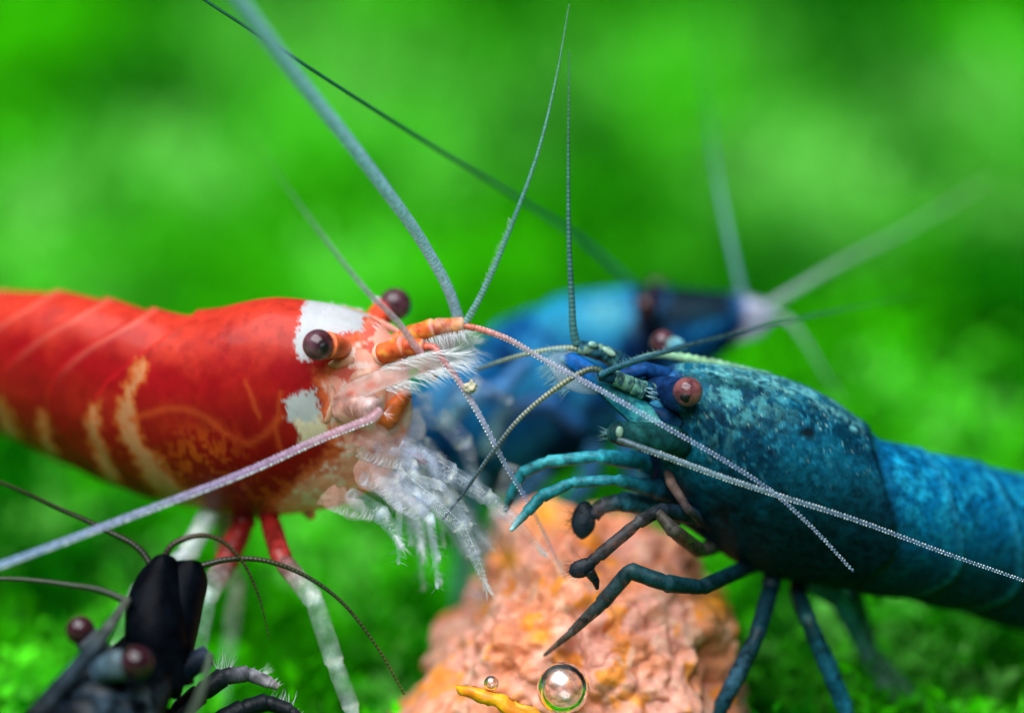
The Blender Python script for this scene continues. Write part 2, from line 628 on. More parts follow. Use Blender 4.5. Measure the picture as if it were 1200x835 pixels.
def make_moss():
    """fronds: a short curved stem carrying pairs of small folded leaves"""
    n = 38000
    # denser where the picture looks
    x = rng.uniform(-62, 62, n)
    y = rng.uniform(-22, 165, n)
    keep = np.abs(x) < 34 + (y + 22) * .17
    x, y = x[keep], y[keep]
    n = len(x)
    z = ground_height(x, y)
    cl = fbm(np.stack([x / 7, y / 7, np.zeros(n) + 3], 1), 3)
    ln = rng.uniform(2.2, 4.6, n) * (0.45 + 1.1 * cl)
    az = rng.uniform(0, 2 * math.pi, n)
    tilt = rng.uniform(.2, 1.15, n)
    d0 = np.stack([np.sin(tilt) * np.cos(az), np.sin(tilt) * np.sin(az), np.cos(tilt)], 1)
    droop = rng.uniform(-.2, .6, n)
    base = np.stack([x, y, z], 1)
    big = fbm(np.stack([x / 16, y / 22, np.zeros(n) + 40], 1), 3)
    mid = fbm(np.stack([x / 3.4, y / 5.5, np.zeros(n) + 70], 1), 2)
    tone = np.clip((big - .5) * 2.4 + (mid - .5) * 3.2 + .56 + rng.normal(0, .10, n), 0, 1)
    dark, bright, pale = np.array([.004, .22, .0003]), np.array([.080, .78, .0003]), np.array([.13, .86, .025])
    cbase = dark + (bright - dark) * tone[:, None]
    pl = sstep(.62, .72, fbm(np.stack([x / 3.6, y / 6, np.zeros(n) + 140], 1), 2))
    cbase = cbase * (1 - .8 * pl[:, None]) + pale * .8 * pl[:, None]
    def spot(px, py):
        d = 0.0                                    # follow the sight line down to the moss surface
        for _ in range(6):
            k = 0.03 * (DIST + d) / DIST
            d = (CENTRE[2] - 1.5 + UPV[2] * (417.5 - py) * k) / -FWD[2]
        return P(px, py, d)[:2]
    for px, py, r, a in ((212, 172, 2.4, 1), (40, 215, 2.2, .8), (430, 85, 3.2, .7), (940, 215, 3.2, 1), (1105, 505, 1.0, 1), (1130, 120, 3.0, .7), (1165, 240, 2.2, .7),
                         (362, 590, .8, 1), (700, 100, 2.0, .45), (400, 300, 1.6, .6), (30, 300, 1.6, .6), (900, 740, .7, .8), (1050, 760, .8, .8), (430, 610, .8, .6),
                         (110, 760, .8, .6), (1000, 300, 1.4, .5), (520, 200, 1.5, .5), (455, 790, .6, .8), (1150, 780, .6, .7), (620, 170, 1.4, .4), (1190, 130, 1.6, .6), (1010, 690, .6, .9), (1120, 745, .6, 1), (960, 730, .5, .9), (1085, 800, .5, 1), (940, 800, .45, .9),
                         (15, 590, .8, .8), (60, 570, .8, .7), (150, 640, .7, .7), (380, 650, .6, .9), (440, 690, .6, .8), (330, 640, .6, .7), (25, 800, .5, 1), (1160, 470, 1.0, .8), (1060, 440, 1.1, .6),
                         (120, 330, 1.4, .5), (560, 100, 1.8, .5), (860, 60, 2.2, .5), (300, 40, 2.4, .5)):
        q = spot(px, py)
        g = a * np.exp(-(((x - q[0]) / r) ** 2 + ((y - q[1]) / (r * 1.5)) ** 2))
        g = np.clip(g * 1.3, 0, 1)[:, None]
        cbase = cbase * (1 - g) + np.array([.30, .90, .17]) * g  # pale tufts stand in for point highlights that blur into discs
    for px, py, rx, a in ((205, 265, 4, .85), (370, 225, 3, .5), (1160, 285, 4, .85), (820, 260, 3, .6), (640, 250, 3, .5), (20, 110, 3, .5), (130, 600, 1.6, .7),
                          (330, 730, 1.5, .7), (60, 640, 1.6, .6), (1190, 640, 1.6, .6), (980, 790, 1.2, .6), (720, 250, 2.5, .5)):
        q = spot(px, py)
        g = (a * np.exp(-(((x - q[0]) / rx) ** 2 + ((y - q[1]) / (rx * 2)) ** 2)))[:, None]
        cbase = cbase * (1 - .55 * g) + dark * .55 * g  # shaded hollows painted as darker moss, without a dip in the ground
    V, F, C = [], [], []
    off = 0
    NL = 9
    for k in range(NL):
        t = (k + 1) / NL
        pos = base + d0 * (ln * t)[:, None] - np.array([0, 0, 1]) * (droop * ln * t * t)[:, None]
        la = az + k * 2.4 + rng.normal(0, .4, n)
        ld = np.stack([np.cos(la), np.sin(la), rng.uniform(.0, .8, n)], 1) + d0 * .5
        ld /= np.linalg.norm(ld, axis=1)[:, None]
        sd = np.cross(ld, rng.normal(0, 1, (n, 3)))
        sd /= np.linalg.norm(sd, axis=1)[:, None]
        up = np.cross(sd, ld)
        L = rng.uniform(.75, 1.35, n)[:, None] * (1.15 - .4 * t)
        W = L * rng.uniform(.2, .32, n)[:, None]
        q = np.stack([pos, pos + ld * L * .45 + sd * W + up * W * .4, pos + ld * L, pos + ld * L * .45 - sd * W + up * W * .4], 1)
        V.append(q.reshape(-1, 3))
        i = np.arange(n) * 4 + off
        F.append(np.stack([i, i + 1, i + 2], 1)); F.append(np.stack([i, i + 2, i + 3], 1))
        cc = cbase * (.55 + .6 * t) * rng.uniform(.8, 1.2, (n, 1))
        C.append(np.repeat(cc, 4, axis=0))
        off += n * 4
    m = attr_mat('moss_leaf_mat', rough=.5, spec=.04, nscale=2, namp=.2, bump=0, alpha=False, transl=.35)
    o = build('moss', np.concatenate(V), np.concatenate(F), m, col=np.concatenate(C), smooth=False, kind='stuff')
    o['label'] = 'bright green aquarium moss spreading behind and below the shrimps'
    o['category'] = 'moss'


make_ground()
make_moss()


# ------------------------------------------------------------------ shrimp bodies
def shrimp_body(name, st, col_fn, mat, thing, head_dir, bounds, qfn, nx=300, na=104, expo=2.25, narrow=.28,
                seg_step=.045, relief=.010, scallop=.05):
    """one continuous shell lofted along the back: st rows = x, top, bottom, depth, half width (pixels)
    bounds: rear edge of the carapace, then of each abdomen ring; head_dir +1 when the head points to +x"""
    st = np.array(st, float)
    xs = np.linspace(st[0, 0], st[-1, 0], nx)
    # finer rings at both ends
    top, bot, dep, hw = (curve_interp(st[:, 0], st[:, k], xs) for k in (1, 2, 3, 4))
    C = P(xs, (top + bot) / 2, dep)
    T = np.gradient(C, axis=0)
    S = np.cross(T, ZUP)
    S /= np.linalg.norm(S, axis=1)[:, None]
    S *= np.sign(S @ FWD)[:, None]
    k = 0.03 * (DIST + dep) / DIST
    H = np.maximum((bot - top) / 2, .5) * k
    W = np.maximum(hw, .5) * k
    W = np.minimum(W, H * 1.6)
    h = np.sqrt(np.maximum(H ** 2 - (.40 * W) ** 2, (.3 * H) ** 2)) / math.cos(PITCH)
    a = np.linspace(0, 2 * math.pi, na, endpoint=False) + math.pi / 2
    c, s = np.cos(a), np.sin(a)
    ex = np.sign(c) * np.abs(c) ** (2 / expo)
    ey = np.sign(s) * np.abs(s) ** (2 / expo)
    ex = ex * (1 - narrow * np.clip(-ey, 0, 1) ** 1.4) * (1 - .10 * np.clip(ey, 0, 1) ** 3)
    X, EX = np.meshgrid(xs, ex, indexing='ij')
    _, EY = np.meshgrid(xs, ey, indexing='ij')
    q = qfn(X, EY)
    m = np.ones_like(X)
    segt = np.full(X.shape, -1.0)
    b = list(bounds)
    dq = (q - b[0]) * head_dir                     # > 0 on the carapace
    m += np.where(dq > 0, .012 * np.exp(-dq / 9.0), 0)
    for i in range(len(b)):
        front = b[i]
        rear = b[i + 1] if i + 1 < len(b) else b[i] - head_dir * 400
        t = np.clip((front - q) / (front - rear), 0, 1)
        inside = ((front - q) * head_dir >= 0) & ((q - rear) * head_dir > 0)
        m = np.where(inside, 1 - seg_step + seg_step * t ** 1.5, m)
        segt = np.where(inside, t + i, segt)
        sc = np.sin(np.pi * t) ** .6
        m = np.where(inside & (EY < -.3), m * (1 + scallop * (sc - .5) * sstep(.3, .9, -EY)), m)
    # soften the steps across a few rings
    for _ in range(1):
        m[1:-1] = (m[:-2] + 2 * m[1:-1] + m[2:]) / 4
    V = C[:, None, :] + S[:, None, :] * (W[:, None] * EX * m)[..., None] + ZUP * (h[:, None] * EY * m)[..., None]
    Vm = C[:, None, :] - S[:, None, :] * (W[:, None] * np.abs(EX) * m)[..., None] + ZUP * (h[:, None] * EY * m)[..., None]
    v = V.reshape(-1, 3)
    vm = Vm.reshape(-1, 3)                          # the mirror point on the side that faces the camera
    cx = np.repeat(C, na, axis=0)
    v = cx + (v - cx) * (1 + relief * 2 * (fbm(vm * .9, 3) - .5))[:, None]
    mx, my = proj(vm)
    col = col_fn(mx, my, vm, q.ravel(), EY.ravel(), segt.ravel())
    i = np.arange(nx - 1)[:, None] * na
    j = np.arange(na)[None, :]
    j2 = (j + 1) % na
    f = np.stack([i + j, i + na + j, i + na + j2, i + j2], -1).reshape(-1, 4)
    f = [tuple(t) for t in f]
    f.append(tuple(range(na - 1, -1, -1))[::-1])
    f.append(tuple((nx - 1) * na + kk for kk in range(na))[::-1])
    return build(name, v, f, mat, thing, col)


def eye(th, centre, r, mat, pupil_off, pupil_r=.55):
    c = P(*centre)
    R = r * .03
    v, f = ellipsoid_geo(c, [RGT * R, FWD * R, UPV * R], 40, 28)
    e = build('eye', v, f, mat, th)
    pc = c + (RGT * pupil_off[0] - UPV * pupil_off[1] - FWD * pupil_off[2]) * R
    R2 = R * pupil_r
    v, f = ellipsoid_geo(pc, [RGT * R2, FWD * R2, UPV * R2], 28, 18)
    v = pc + (v - pc) * (1 + .12 * (fbm(v * 9, 3) - .5) * 2)[:, None]
    build('pupil', v, f, M_pupil, e, owner=th)
    return e


# ================================================================== red shrimp
red = Thing('red_shrimp', P(250, ground_py(4), 4),
            'red shrimp with white patches behind its eyes, facing the blue shrimp', 'shrimp')
R_ST = [(-330, 420, 450, 15, 16), (-300, 395, 470, 14, 30), (-220, 362, 490, 12.5, 42), (-120, 346, 500, 10.8, 54), (-40, 340, 505, 9.2, 62),
        (20, 339, 516, 8.0, 67), (70, 340, 540, 7.0, 70), (120, 349, 562, 6.1, 73), (170, 359, 582, 5.2, 75),
        (215, 365, 592, 4.5, 77), (250, 361, 599, 4.0, 80), (290, 353, 606, 3.5, 82), (330, 350, 604, 3.1, 81),
        (370, 355, 599, 2.8, 76), (402, 361, 592, 2.6, 69), (428, 370, 580, 2.4, 60), (448, 384, 564, 2.2, 50),
        (463, 402, 546, 2.1, 38), (474, 425, 524, 2.0, 25), (480, 450, 500, 2.0, 12), (482, 465, 482, 2.0, 4)]


def red_q(X, EY):
    return X - 78 * EY ** 2


def red_col(x, y, v, q, ey, segt):
    n1 = fbm(v * .9, 4)
    n2 = fbm(v * 3.2 + 5, 4)
    n3 = fbm(v * 9 + 11, 2)
    x2 = x + (n2 - .5) * 22 + (n3 - .5) * 8
    y2 = y + (fbm(v * 3.2 + 31, 4) - .5) * 22 + (fbm(v * 9 + 3, 2) - .5) * 8
    c = np.tile(np.array([.30, .004, .007]), (len(x), 1))
    c = mixc(c, (.40, .014, .009), sstep(.45, .75, n1) * .7)
    c = mixc(c, (.56, .040, .018), sstep(.55, 1.0, ey + (n1 - .5) * .5) * .8)  # more orange back: thicker pigment, plus light from above painted in
    c = mixc(c, (.22, .003, .004), sstep(.52, .72, n2) * .35)
    # lower flank in deeper red: shade under the overhead light painted in
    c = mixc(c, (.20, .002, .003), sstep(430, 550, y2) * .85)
    # orange roe mottling
    sp = np.exp(-(((x - 235) / 42) ** 2 + ((y - 535) / 30) ** 2)) + .75 * np.exp(-(((x - 320) / 40) ** 2 + ((y - 575) / 18) ** 2))
    c = mixc(c, (.60, .10, .010), np.clip(sp * 1.2, 0, 1) * sstep(.50, .60, fbm(v * 4.6 + 8, 3)) * .6)
    # thin orange veins
    for pl, w in (([(150, 492), (185, 482), (215, 479), (240, 488), (265, 508), (290, 519), (312, 508), (330, 488)], 3.2),
                  ([(288, 448), (296, 470), (305, 490)], 2.2), ([(330, 460), (322, 500), (330, 530)], 2.4)):
        dd = seg_dist(x + (n2 - .5) * 6, y + (n1 - .5) * 6, pl)
        c = mixc(c, (.50, .07, .015), np.exp(-(dd / (w * 1.3)) ** 2) * .5)
    # pale bands along the lower edges of the rings
    for pl, w in (([(166, 425), (152, 455), (146, 492), (160, 525), (186, 558), (222, 592)], (5, 15)),
                  ([(112, 478), (108, 500), (118, 530), (134, 572)], (5, 9)),
                  ([(48, 485), (52, 510), (62, 545)], (4, 8)), ([(2, 470), (8, 495), (14, 520)], (4, 9))):
        dd = seg_dist(x2, y2, pl)
        ww = np.interp(y, [pl[0][1], pl[-1][1]], w)
        c = mixc(c, (.50, .10, .02), sstep(ww + 6, ww, dd) * .9)
        c = mixc(c, (.52, .22, .10), sstep(ww, ww - 5, dd) * .9)
    # pale seams on the back between rings
    on = (segt >= 0)
    fr = segt - np.floor(segt)
    c = mixc(c, (.80, .20, .14), np.where(on, np.exp(-((fr - .88) / .07) ** 2), 0) * .28 * sstep(.2, .8, ey))
    # pale translucent face and throat
    face = [(432, 372), (418, 392), (400, 425), (388, 438), (372, 445), (382, 470), (384, 500), (398, 530), (372, 548), (350, 566),
            (320, 588), (300, 640), (520, 640), (520, 360)]
    sd = poly_sd(x2, y2, face)
    c = mixc(c, (.62, .12, .035), sstep(14, -2, sd))
    c = mixc(c, (.86, .38, .29), sstep(2, -14, sd))
    c = mixc(c, (.55, .05, .03), sstep(2, -10, sd) * sstep(.50, .58, fbm(v * 2.4 + 60, 4)) * .8 * sstep(600, 500, y))
    c = mixc(c, (.86, .66, .62), sstep(2, -10, sd) * sstep(.55, .63, fbm(v * 3.0 + 90, 4)) * .85)
    # white patches
    for pl in ([(360, 345), (428, 350), (424, 387), (398, 390), (378, 400), (360, 424), (350, 418), (345, 402), (350, 380)],
               [(333, 468), (352, 460), (368, 456), (374, 476), (377, 494), (360, 497), (336, 492)],):
        sd = poly_sd(x + (n3 - .5) * 9 + (n2 - .5) * 6, y + (fbm(v * 9 + 3, 2) - .5) * 9, pl)
        c = mixc(c, (.44, .45, .47), sstep(2.5, -2.5, sd + (fbm(v * 16 + 5, 2) - .5) * 12))
    sd = poly_sd(x2, y2, [(345, 496), (378, 490), (386, 505), (380, 520), (352, 522)])
    c = mixc(c, (.70, .60, .42), sstep(3, -3, sd) * .85)
    # speckles
    c = mixc(c, (.12, .01, .005), sstep(.76, .84, fbm(v * 7 + 70, 2)) * .2)
    return c


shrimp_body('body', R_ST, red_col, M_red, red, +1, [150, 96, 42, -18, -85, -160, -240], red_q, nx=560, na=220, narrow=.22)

# rostrum with a toothed crest
def rostrum(th, pts, hgt, thick, cols, mat, teeth=14, tooth=.08):
    p = smooth_path(px2(pts), 90)
    T, N, B = frames(p)
    t = np.linspace(0, 1, len(p))
    V, C = [], []
    ring = 12
    cols = np.array(cols, float)
    for i in range(len(p)):
        hh = np.interp(t[i], np.linspace(0, 1, len(hgt)), hgt) * .03
        tt = thick * (1 - .7 * t[i]) * .03
        side = np.cross(T[i], ZUP); side /= np.linalg.norm(side)
        up = np.cross(side, T[i])
        for a in np.linspace(0, 2 * math.pi, ring, endpoint=False):
            u = math.sin(a)
            extra = tooth * max(0, (t[i] * teeth) % 1 - .35) * (u > .9) * min(1, 4 * (1 - t[i]))
            V.append(p[i] + side * tt * math.cos(a) + up * (hh * u + extra))
            C.append([np.interp(t[i], np.linspace(0, 1, len(cols)), cols[:, k]) for k in range(cols.shape[1])])
    V, C = np.array(V), np.array(C)
    C[:, :3] *= (.75 + .5 * fbm(V * 5, 3))[:, None]
    f = []
    for i in range(len(p) - 1):
        for j in range(ring):
            j2 = (j + 1) % ring
            f.append((i * ring + j, i * ring + j2, (i + 1) * ring + j2, (i + 1) * ring + j))
    f.append(tuple(range(ring))[::-1]); f.append(tuple((len(p) - 1) * ring + j for j in range(ring)))
    return build('rostrum', V, f, mat, th, C)


rostrum(red, [(345, 364, 2.9), (390, 365, 2.6), (425, 372, 2.3), (450, 381, 2.0), (478, 393, 1.7)], [3, 9, 8, 6, 2], 9,
        [(.44, .45, .47, 1), (.46, .46, .48, 1), (.60, .24, .16, 1), (.75, .3, .2, .9), (.8, .5, .45, .7)], M_soft)

ridge = smooth_path(px2([(352, 357, 2.9), (390, 358, 2.6), (425, 365, 2.3)]), 40)
hairs('setae', [ridge[random.randrange(40)] + UPV * -.05 for _ in range(110)], [UPV + RGT * random.uniform(-.1, .9) + FWD * random.uniform(-.5, .5) for _ in range(110)],
      [random.uniform(.10, .24) for _ in range(110)], .010, M_hair, red)

# eyes on stalks
limb('eyestalk', [(420, 413, 2.4), (406, 409, .8), (394, 405, -.3), (382, 404, -.75)], [6, 10, 14, 16.5],
     [(.82, .46, .32, 1), (.80, .36, .20, 1), (.68, .10, .03, 1), (.72, .14, .05, 1)], M_red, red, sides=20, flare=.02)
eye(red, (373, 404, -.95), 18.6, M_eye_red, (.24, .12, .50), .50)
limb('eyestalk', [(428, 390, 3.0), (438, 378, 3.5), (447, 368, 3.9), (453, 362, 4.0)], [11, 14, 15, 15],
     [(.80, .35, .2), (.66, .07, .03), (.62, .05, .02), (.5, .03, .02)], M_red, red, sides=20, flare=.02)
eye(red, (463, 356, 4.1), 19.5, M_eye_red, (.35, -.05, .3), .5)
blob('eye_spot', (442, 352, 4.0), 5, 4, 4, M_soft, red, col=(.9, .9, .9, 1))

# antennules: jointed stalk, two whips each
def peduncle(name, th, segs, mat):
    """segs: (a, b, r0, r1, rgba) ; first is the part, the rest its sub-parts"""
    root = None
    for a, b, r0, r1, c in segs:
        p = smooth_path([P(*a), P(*b)], 22)
        t = np.linspace(0, 1, 22)
        rad = (r0 + (r1 - r0) * t) * .03 * np.sqrt(np.clip(1 - (2 * t - 1) ** 10, 0.03, 1)) * (1 + .05 * np.cos(6.28 * t))
        v, f, ring = tube_geo(p, rad, 18)
        cc = np.tile(np.array(c, float), (len(v), 1))
        nz = fbm(v * 4, 3)
        if mat is M_blue:
            cc[:, :3] = mixc(cc[:, :3], (.004, .03, .06), sstep(.44, .54, fbm(v * 5.5 + 3, 3)) * .85)
            cc[:, :3] = mixc(cc[:, :3], (.22, .36, .24), sstep(.58, .66, fbm(v * 6 + 40, 3)) * .6)
        else:
            cc[:, :3] = mixc(cc[:, :3], (.78, .34, .05), sstep(.50, .62, fbm(v * 3.6 + 3, 3)) * .7)
            cc[:, :3] = mixc(cc[:, :3], (.40, .03, .02), sstep(.56, .66, fbm(v * 4.5 + 40, 3)) * .7)
        cc[:, :3] *= (.65 + .7 * nz)[:, None]
        end = np.exp(-((t - .93) / .06) ** 2)[ring][:, None]
        cc[:, :3] = cc[:, :3] * (1 - .35 * end) + np.array([.85, .7, .65]) * .35 * end if mat is M_red or mat is M_soft else cc[:, :3]
        if root is None:
            root = build(name, v, f, mat, th, cc)
        else:
            build('antennule_segment', v, f, mat, root, cc, owner=th)
    return root


an = peduncle('antennule', red, [((424, 425, 1.8), (452, 413, .3), 11, 14, (.80, .36, .24, 1)),
                                 ((444, 416, .5), (476, 404, 0), 13, 12.5, (.72, .12, .03, 1)),
                                 ((472, 406, 0), (498, 407, -.2), 11.5, 10, (.72, .11, .03, 1))], M_red)
WHITE_W = [(.80, .72, .86, .9), (.74, .74, .90, .85), (.66, .78, .88, .8)]
w, p_up = flagellum('flagellum', [(494, 415, -.3), (484, 402, -.6), (470, 382, -1.1), (430, 341, -2.6), (385, 285, -4.4), (338, 222, -6.3), (300, 168, -8.5)],
              .145, .025, [(.80, .50, .58, .7), (.70, .60, .76, .6), (.55, .64, .74, .5), (.4, .55, .45, .35), (.25, .45, .2, .2)], M_whip, an, red, annulus=.14)
w, p_dn = flagellum('flagellum', [(498, 406, -.2), (508, 407, -.35), (518, 420, -.4), (540, 450, -.3), (565, 492, -.1), (590, 540, .3), (620, 590, 1), (650, 650, 2), (672, 698, 3)],
              .14, .05, [(.72, .12, .05, 1), (.60, .56, .76, .6), (.36, .46, .78, .28), (.36, .48, .76, .25), (.60, .55, .6, .25)], M_whip, an, red, annulus=.14, bead=.04)
beads_on(p_dn, .06, .85, .14, (.032, .02), (.125, .05), -1, an, red)
beads_on(p_dn, .06, .6, .28, (.018, .014), (.145, .06), 1, an, red)
beads_on(p_up, .03, .35, .14, (.03, .02), (.13, .03), 1, an, red)
an = peduncle('antennule', red, [((452, 408, 1.6), (482, 393, 1.3), 12, 13, (.75, .2, .09, 1)),
                                 ((478, 395, 1.3), (512, 383, .9), 13, 12, (.62, .12, .025, 1)),
                                 ((508, 384, .9), (546, 380, .6), 11.5, 9, (.60, .26, .16, .8))], M_red)
w, p1 = flagellum('flagellum', [(545, 379, .6), (555, 362, .5), (575, 322, .3), (600, 262, 0), (630, 180, 0), (653, 85, .4), (667, 5, .8)],
              .135, .025, [(.30, .48, .56, .6), (.12, .30, .34, .6), (.10, .30, .26, .6), (.08, .28, .12, .5)], M_whip, an, red, annulus=.13,
              band=(.12, .30, .24))
setae_on('setae', p1, .12, .34, 34, .26, .012, 1, M_hair, an, red, lean=.5)

w, p2 = flagellum('flagellum', [(543, 381, .6), (560, 385, .5), (590, 395, .1), (640, 423, -.3), (700, 455, -.7), (780, 500, -1.0), (850, 540, -1.1), (905, 576, -1.1), (950, 616, -1.0), (1000, 669, -.8)],
              .125, .04, [(.72, .16, .08, 1), (.36, .34, .40, .6), (.38, .42, .66, .32), (.25, .34, .64, .22), (.2, .34, .66, .18), (.2, .36, .68, .18), (.2, .36, .66, .25)],
              M_whip, an, red, annulus=.14, bead=.03)
beads_on(p2, .03, .995, .13, (.025, .020), (.11, .04), 1, an, red)
beads_on(p2, .03, .995, .13, (.023, .019), (.11, .04), -1, an, red)

# antennal scales with feathery rims
def scale_plate(th, upper, lower, thick, col_fn, mat, fringe=None):
    v, f, tt, ww, U, L = ribbon_geo(upper, lower, thick)
    ob = build('antennal_scale', v, f, mat, th, col_fn(v, tt, ww))
    return ob, U, L


def red_scale_col(v, t, w):
    c = np.tile(np.array([.88, .60, .56, .62]), (len(v), 1))
    c[:, 3] = .34 - .30 * sstep(.35, 1, t)
    s = np.exp(-((w - .42) / .20) ** 2) * sstep(.62, .30, t) * .8 * (.55 + .45 * np.sin(t * 40))
    c[:, :3] = c[:, :3] * (1 - s[:, None]) + np.array([.72, .10, .04]) * s[:, None]
    c[:, 3] = np.clip(c[:, 3] + .35 * s, 0, 1)
    rim = np.maximum(np.exp(-(w / .07) ** 2), .4 * np.exp(-((1 - w) / .05) ** 2))
    c[:, :3] = c[:, :3] * (1 - .6 * rim[:, None]) + np.array([.9, .75, .8]) * .6 * rim[:, None]
    c[:, 3] = np.clip(c[:, 3] + .3 * rim, 0, 1)
    return c


sc, U, L = scale_plate(red, [(388, 467, .2), (404, 451, -.4), (440, 434, -.7), (480, 420, -.7), (515, 413, -.5), (540, 415, -.3)],
                       [(389, 469, .2), (412, 470, -.5), (450, 456, -.8), (485, 442, -.8), (518, 430, -.6), (542, 420, -.3)], .14, red_scale_col, M_soft)


def fringe(th, sc, edge, centre_px, n, ln, spread, mat, r=.010, bias=(1, 0)):
    B, D, LN, BD = [], [], [], []
    for k in range(n):
        u = random.random()
        i = int((.45 + .55 * u) * (len(edge) - 1)) if len(edge) > 20 else int(u * (len(edge) - 1))
        b = edge[i] + (np.array([random.random() for _ in range(3)]) - .5) * .12
        d = RGT * bias[0] - UPV * bias[1] + (RGT * random.uniform(-1, 1) + UPV * random.uniform(-1, 1) + FWD * random.uniform(-1, 1)) * spread
        B.append(b); D.append(d); LN.append(ln * random.uniform(.5, 1.1))
        BD.append((UPV * random.uniform(-1, 1) + RGT * random.uniform(-.5, .5)) * .18)
    return hairs('setae', B, D, LN, r, mat, sc, th, BD)


fringe(red, sc, L, None, 150, .95, .34, M_hair, bias=(.92, .38))
fringe(red, sc, U, None, 110, .95, .34, M_hair, bias=(.95, .05))
sc, U, L = scale_plate(red, [(455, 415, 2.2), (490, 400, 1.9), (525, 388, 1.6), (548, 392, 1.4), (556, 405, 1.4)],
                       [(460, 440, 2.0), (492, 430, 1.8), (524, 424, 1.6), (546, 418, 1.5), (556, 408, 1.4)], .25,
                       lambda v, t, w: np.tile(np.array([.74, .72, .84, .45]), (len(v), 1)), M_soft)
fringe(red, sc, L, None, 130, .75, .30, M_hair, bias=(.8, .55))
fringe(red, sc, U, None, 110, .62, .35, M_hair, bias=(.95, -.1))
# downy rim hanging below the far antennule
edge = smooth_path(px2([(486, 402, .4), (515, 392, .4), (545, 386, .4)]), 40)
hairs('setae', [edge[random.randrange(40)] for _ in range(90)], [RGT * random.uniform(-.1, .7) - UPV + FWD * random.uniform(-.4, .2) for _ in range(90)],
      [random.uniform(.25, .7) for _ in range(90)], .009, M_hair, an, red)

# second antennae
ant = limb('antenna', [(404, 480, .5), (425, 474, -.2), (440, 482, -.6)], [20, 19, 15], [(.80, .42, .34, .7), (.82, .48, .42, .5), (.85, .6, .62, .5)], M_soft, red, sides=20, flare=.0)[0]
w, p = flagellum('flagellum', [(446, 480, -.7), (437, 489, -.85), (418, 497, -.95), (380, 512, -1.2), (300, 548, -1.8), (150, 606, -3), (0, 662, -4.4), (-130, 708, -6)],
              .165, .12, [(.74, .40, .50, .45), (.54, .38, .62, .4), (.40, .40, .72, .42), (.32, .46, .78, .5), (.34, .54, .80, .6)], M_whip, ant, red, annulus=.15, bead=.035)
beads_on(p, .03, 1, .13, (.042, .056), (.14, .09), 1, ant, red)
beads_on(p, .03, .7, .15, (.016, .016), (.17, .13), -1, ant, red)
hairs('setae', [P(450, 484, -.8) for _ in range(9)], [RGT * random.uniform(.2, 1) + UPV * random.uniform(-1, .6) for _ in range(9)],
      [random.uniform(.2, .5) for _ in range(9)], .008, M_hair, ant, red)
ant = limb('antenna', [(500, 440, 2.4), (525, 400, 2.2), (537, 374, 1.9)], [12, 10, 8], [(.8, .5, .45, .8), (.7, .6, .6, .7), (.6, .7, .75, .7)], M_soft, red, sides=16, flare=.0)[0]
flagellum('flagellum', [(538, 376, 1.9), (528, 345, 1.2), (500, 292, 0), (450, 220, -2.2), (400, 155, -4), (340, 80, -6.2), (280, 0, -8.5), (240, -55, -10)],
          .19, .30, [(.52, .70, .95, .7), (.42, .72, .92, .85), (.36, .70, .82, .9), (.36, .70, .78, .9)], M_whip, ant, red, annulus=.16, power=1)

# mouthparts under the head
limb('mouthpart', [(420, 500, 1.8), (455, 488, 1.2), (478, 458, 1.0)], [20, 15, 8], [(.7, .2, .06, 1), (.62, .14, .03, 1), (.5, .1, .02, .95)], M_red, red, flare=0)
for up, lo in (([(420, 500, .6), (445, 505, .2), (465, 520, .2), (474, 545, .3)], [(405, 530, .8), (430, 540, .3), (452, 548, .2), (472, 550, .3)]),
               ([(425, 535, .6), (455, 548, .2), (480, 575, 0), (490, 605, 0)], [(410, 560, .8), (438, 575, .3), (462, 596, .1), (488, 610, 0)]),
               ([(390, 570, 1.2), (420, 582, .6), (440, 604, .4)], [(372, 590, 1.5), (402, 604, .8), (436, 610, .4)])):
    v, f, tt, ww, _, _ = ribbon_geo(up, lo, .5, 24, 12)
    v = v + (fbm(v * 2.2, 3)[:, None] - .5) * .5
    cc = np.column_stack([mixc(np.tile(np.array([.88, .48, .42]), (len(v), 1)), (.84, .74, .82), sstep(.1, .8, tt)), .26 - .2 * tt])
    ob = build('mouthpart', v, f, M_clear, red, cc)
    pp = smooth_path(px2(lo), 30)
    setae_on('setae', pp, .2, 1, 50, .45, .009, 1, M_hair, ob, red, jitter=1.0)
limb('mouthpart', [(345, 560, 5.0), (356, 590, 4.4), (366, 606, 4.0)], [16, 11, 5], [(.50, .06, .03, 1), (.55, .12, .06, 1), (.6, .2, .1, .95)], M_red, red, flare=.0)
# face: cheek fold, red muscle strands seen through the skin
limb('face_fold', [(424, 400, 1.2), (420, 412, .7), (428, 424, .5)], [3, 5, 3], [(.50, .05, .03, .9), (.55, .07, .03, .9), (.8, .4, .3, .6)], M_soft, red, flare=0)
limb('face_fold', [(382, 494, .6), (392, 472, .25), (388, 452, .3), (398, 438, .35)], [3, 5, 5, 3], [(.82, .44, .30, .7), (.84, .52, .38, .7), (.84, .5, .36, .7), (.84, .5, .36, .6)], M_soft, red, flare=0)
limb('face_fold', [(398, 486, .3), (404, 470, 0), (420, 462, -.2)], [4, 6, 4], [(.66, .14, .08, .9), (.62, .09, .04, .9), (.7, .2, .12, .9)], M_soft, red, flare=0)
blob('face_fold', (400, 424, .15), 18, 7, 6, M_soft, red, col=(.82, .44, .26, .6), rot=-.25, lump=.35)
blob('face_fold', (440, 397, 1.3), 12, 8, 6, M_soft, red, col=(.85, .62, .48, .85), rot=.3, lump=.3)
blob('face_fold', (452, 420, .7), 12, 7, 6, M_soft, red, col=(.84, .58, .44, .7), rot=-.3, lump=.3)
blob('face_fold', (420, 440, .3), 16, 8, 6, M_soft, red, col=(.84, .52, .38, .75), rot=-.35, lump=.35)
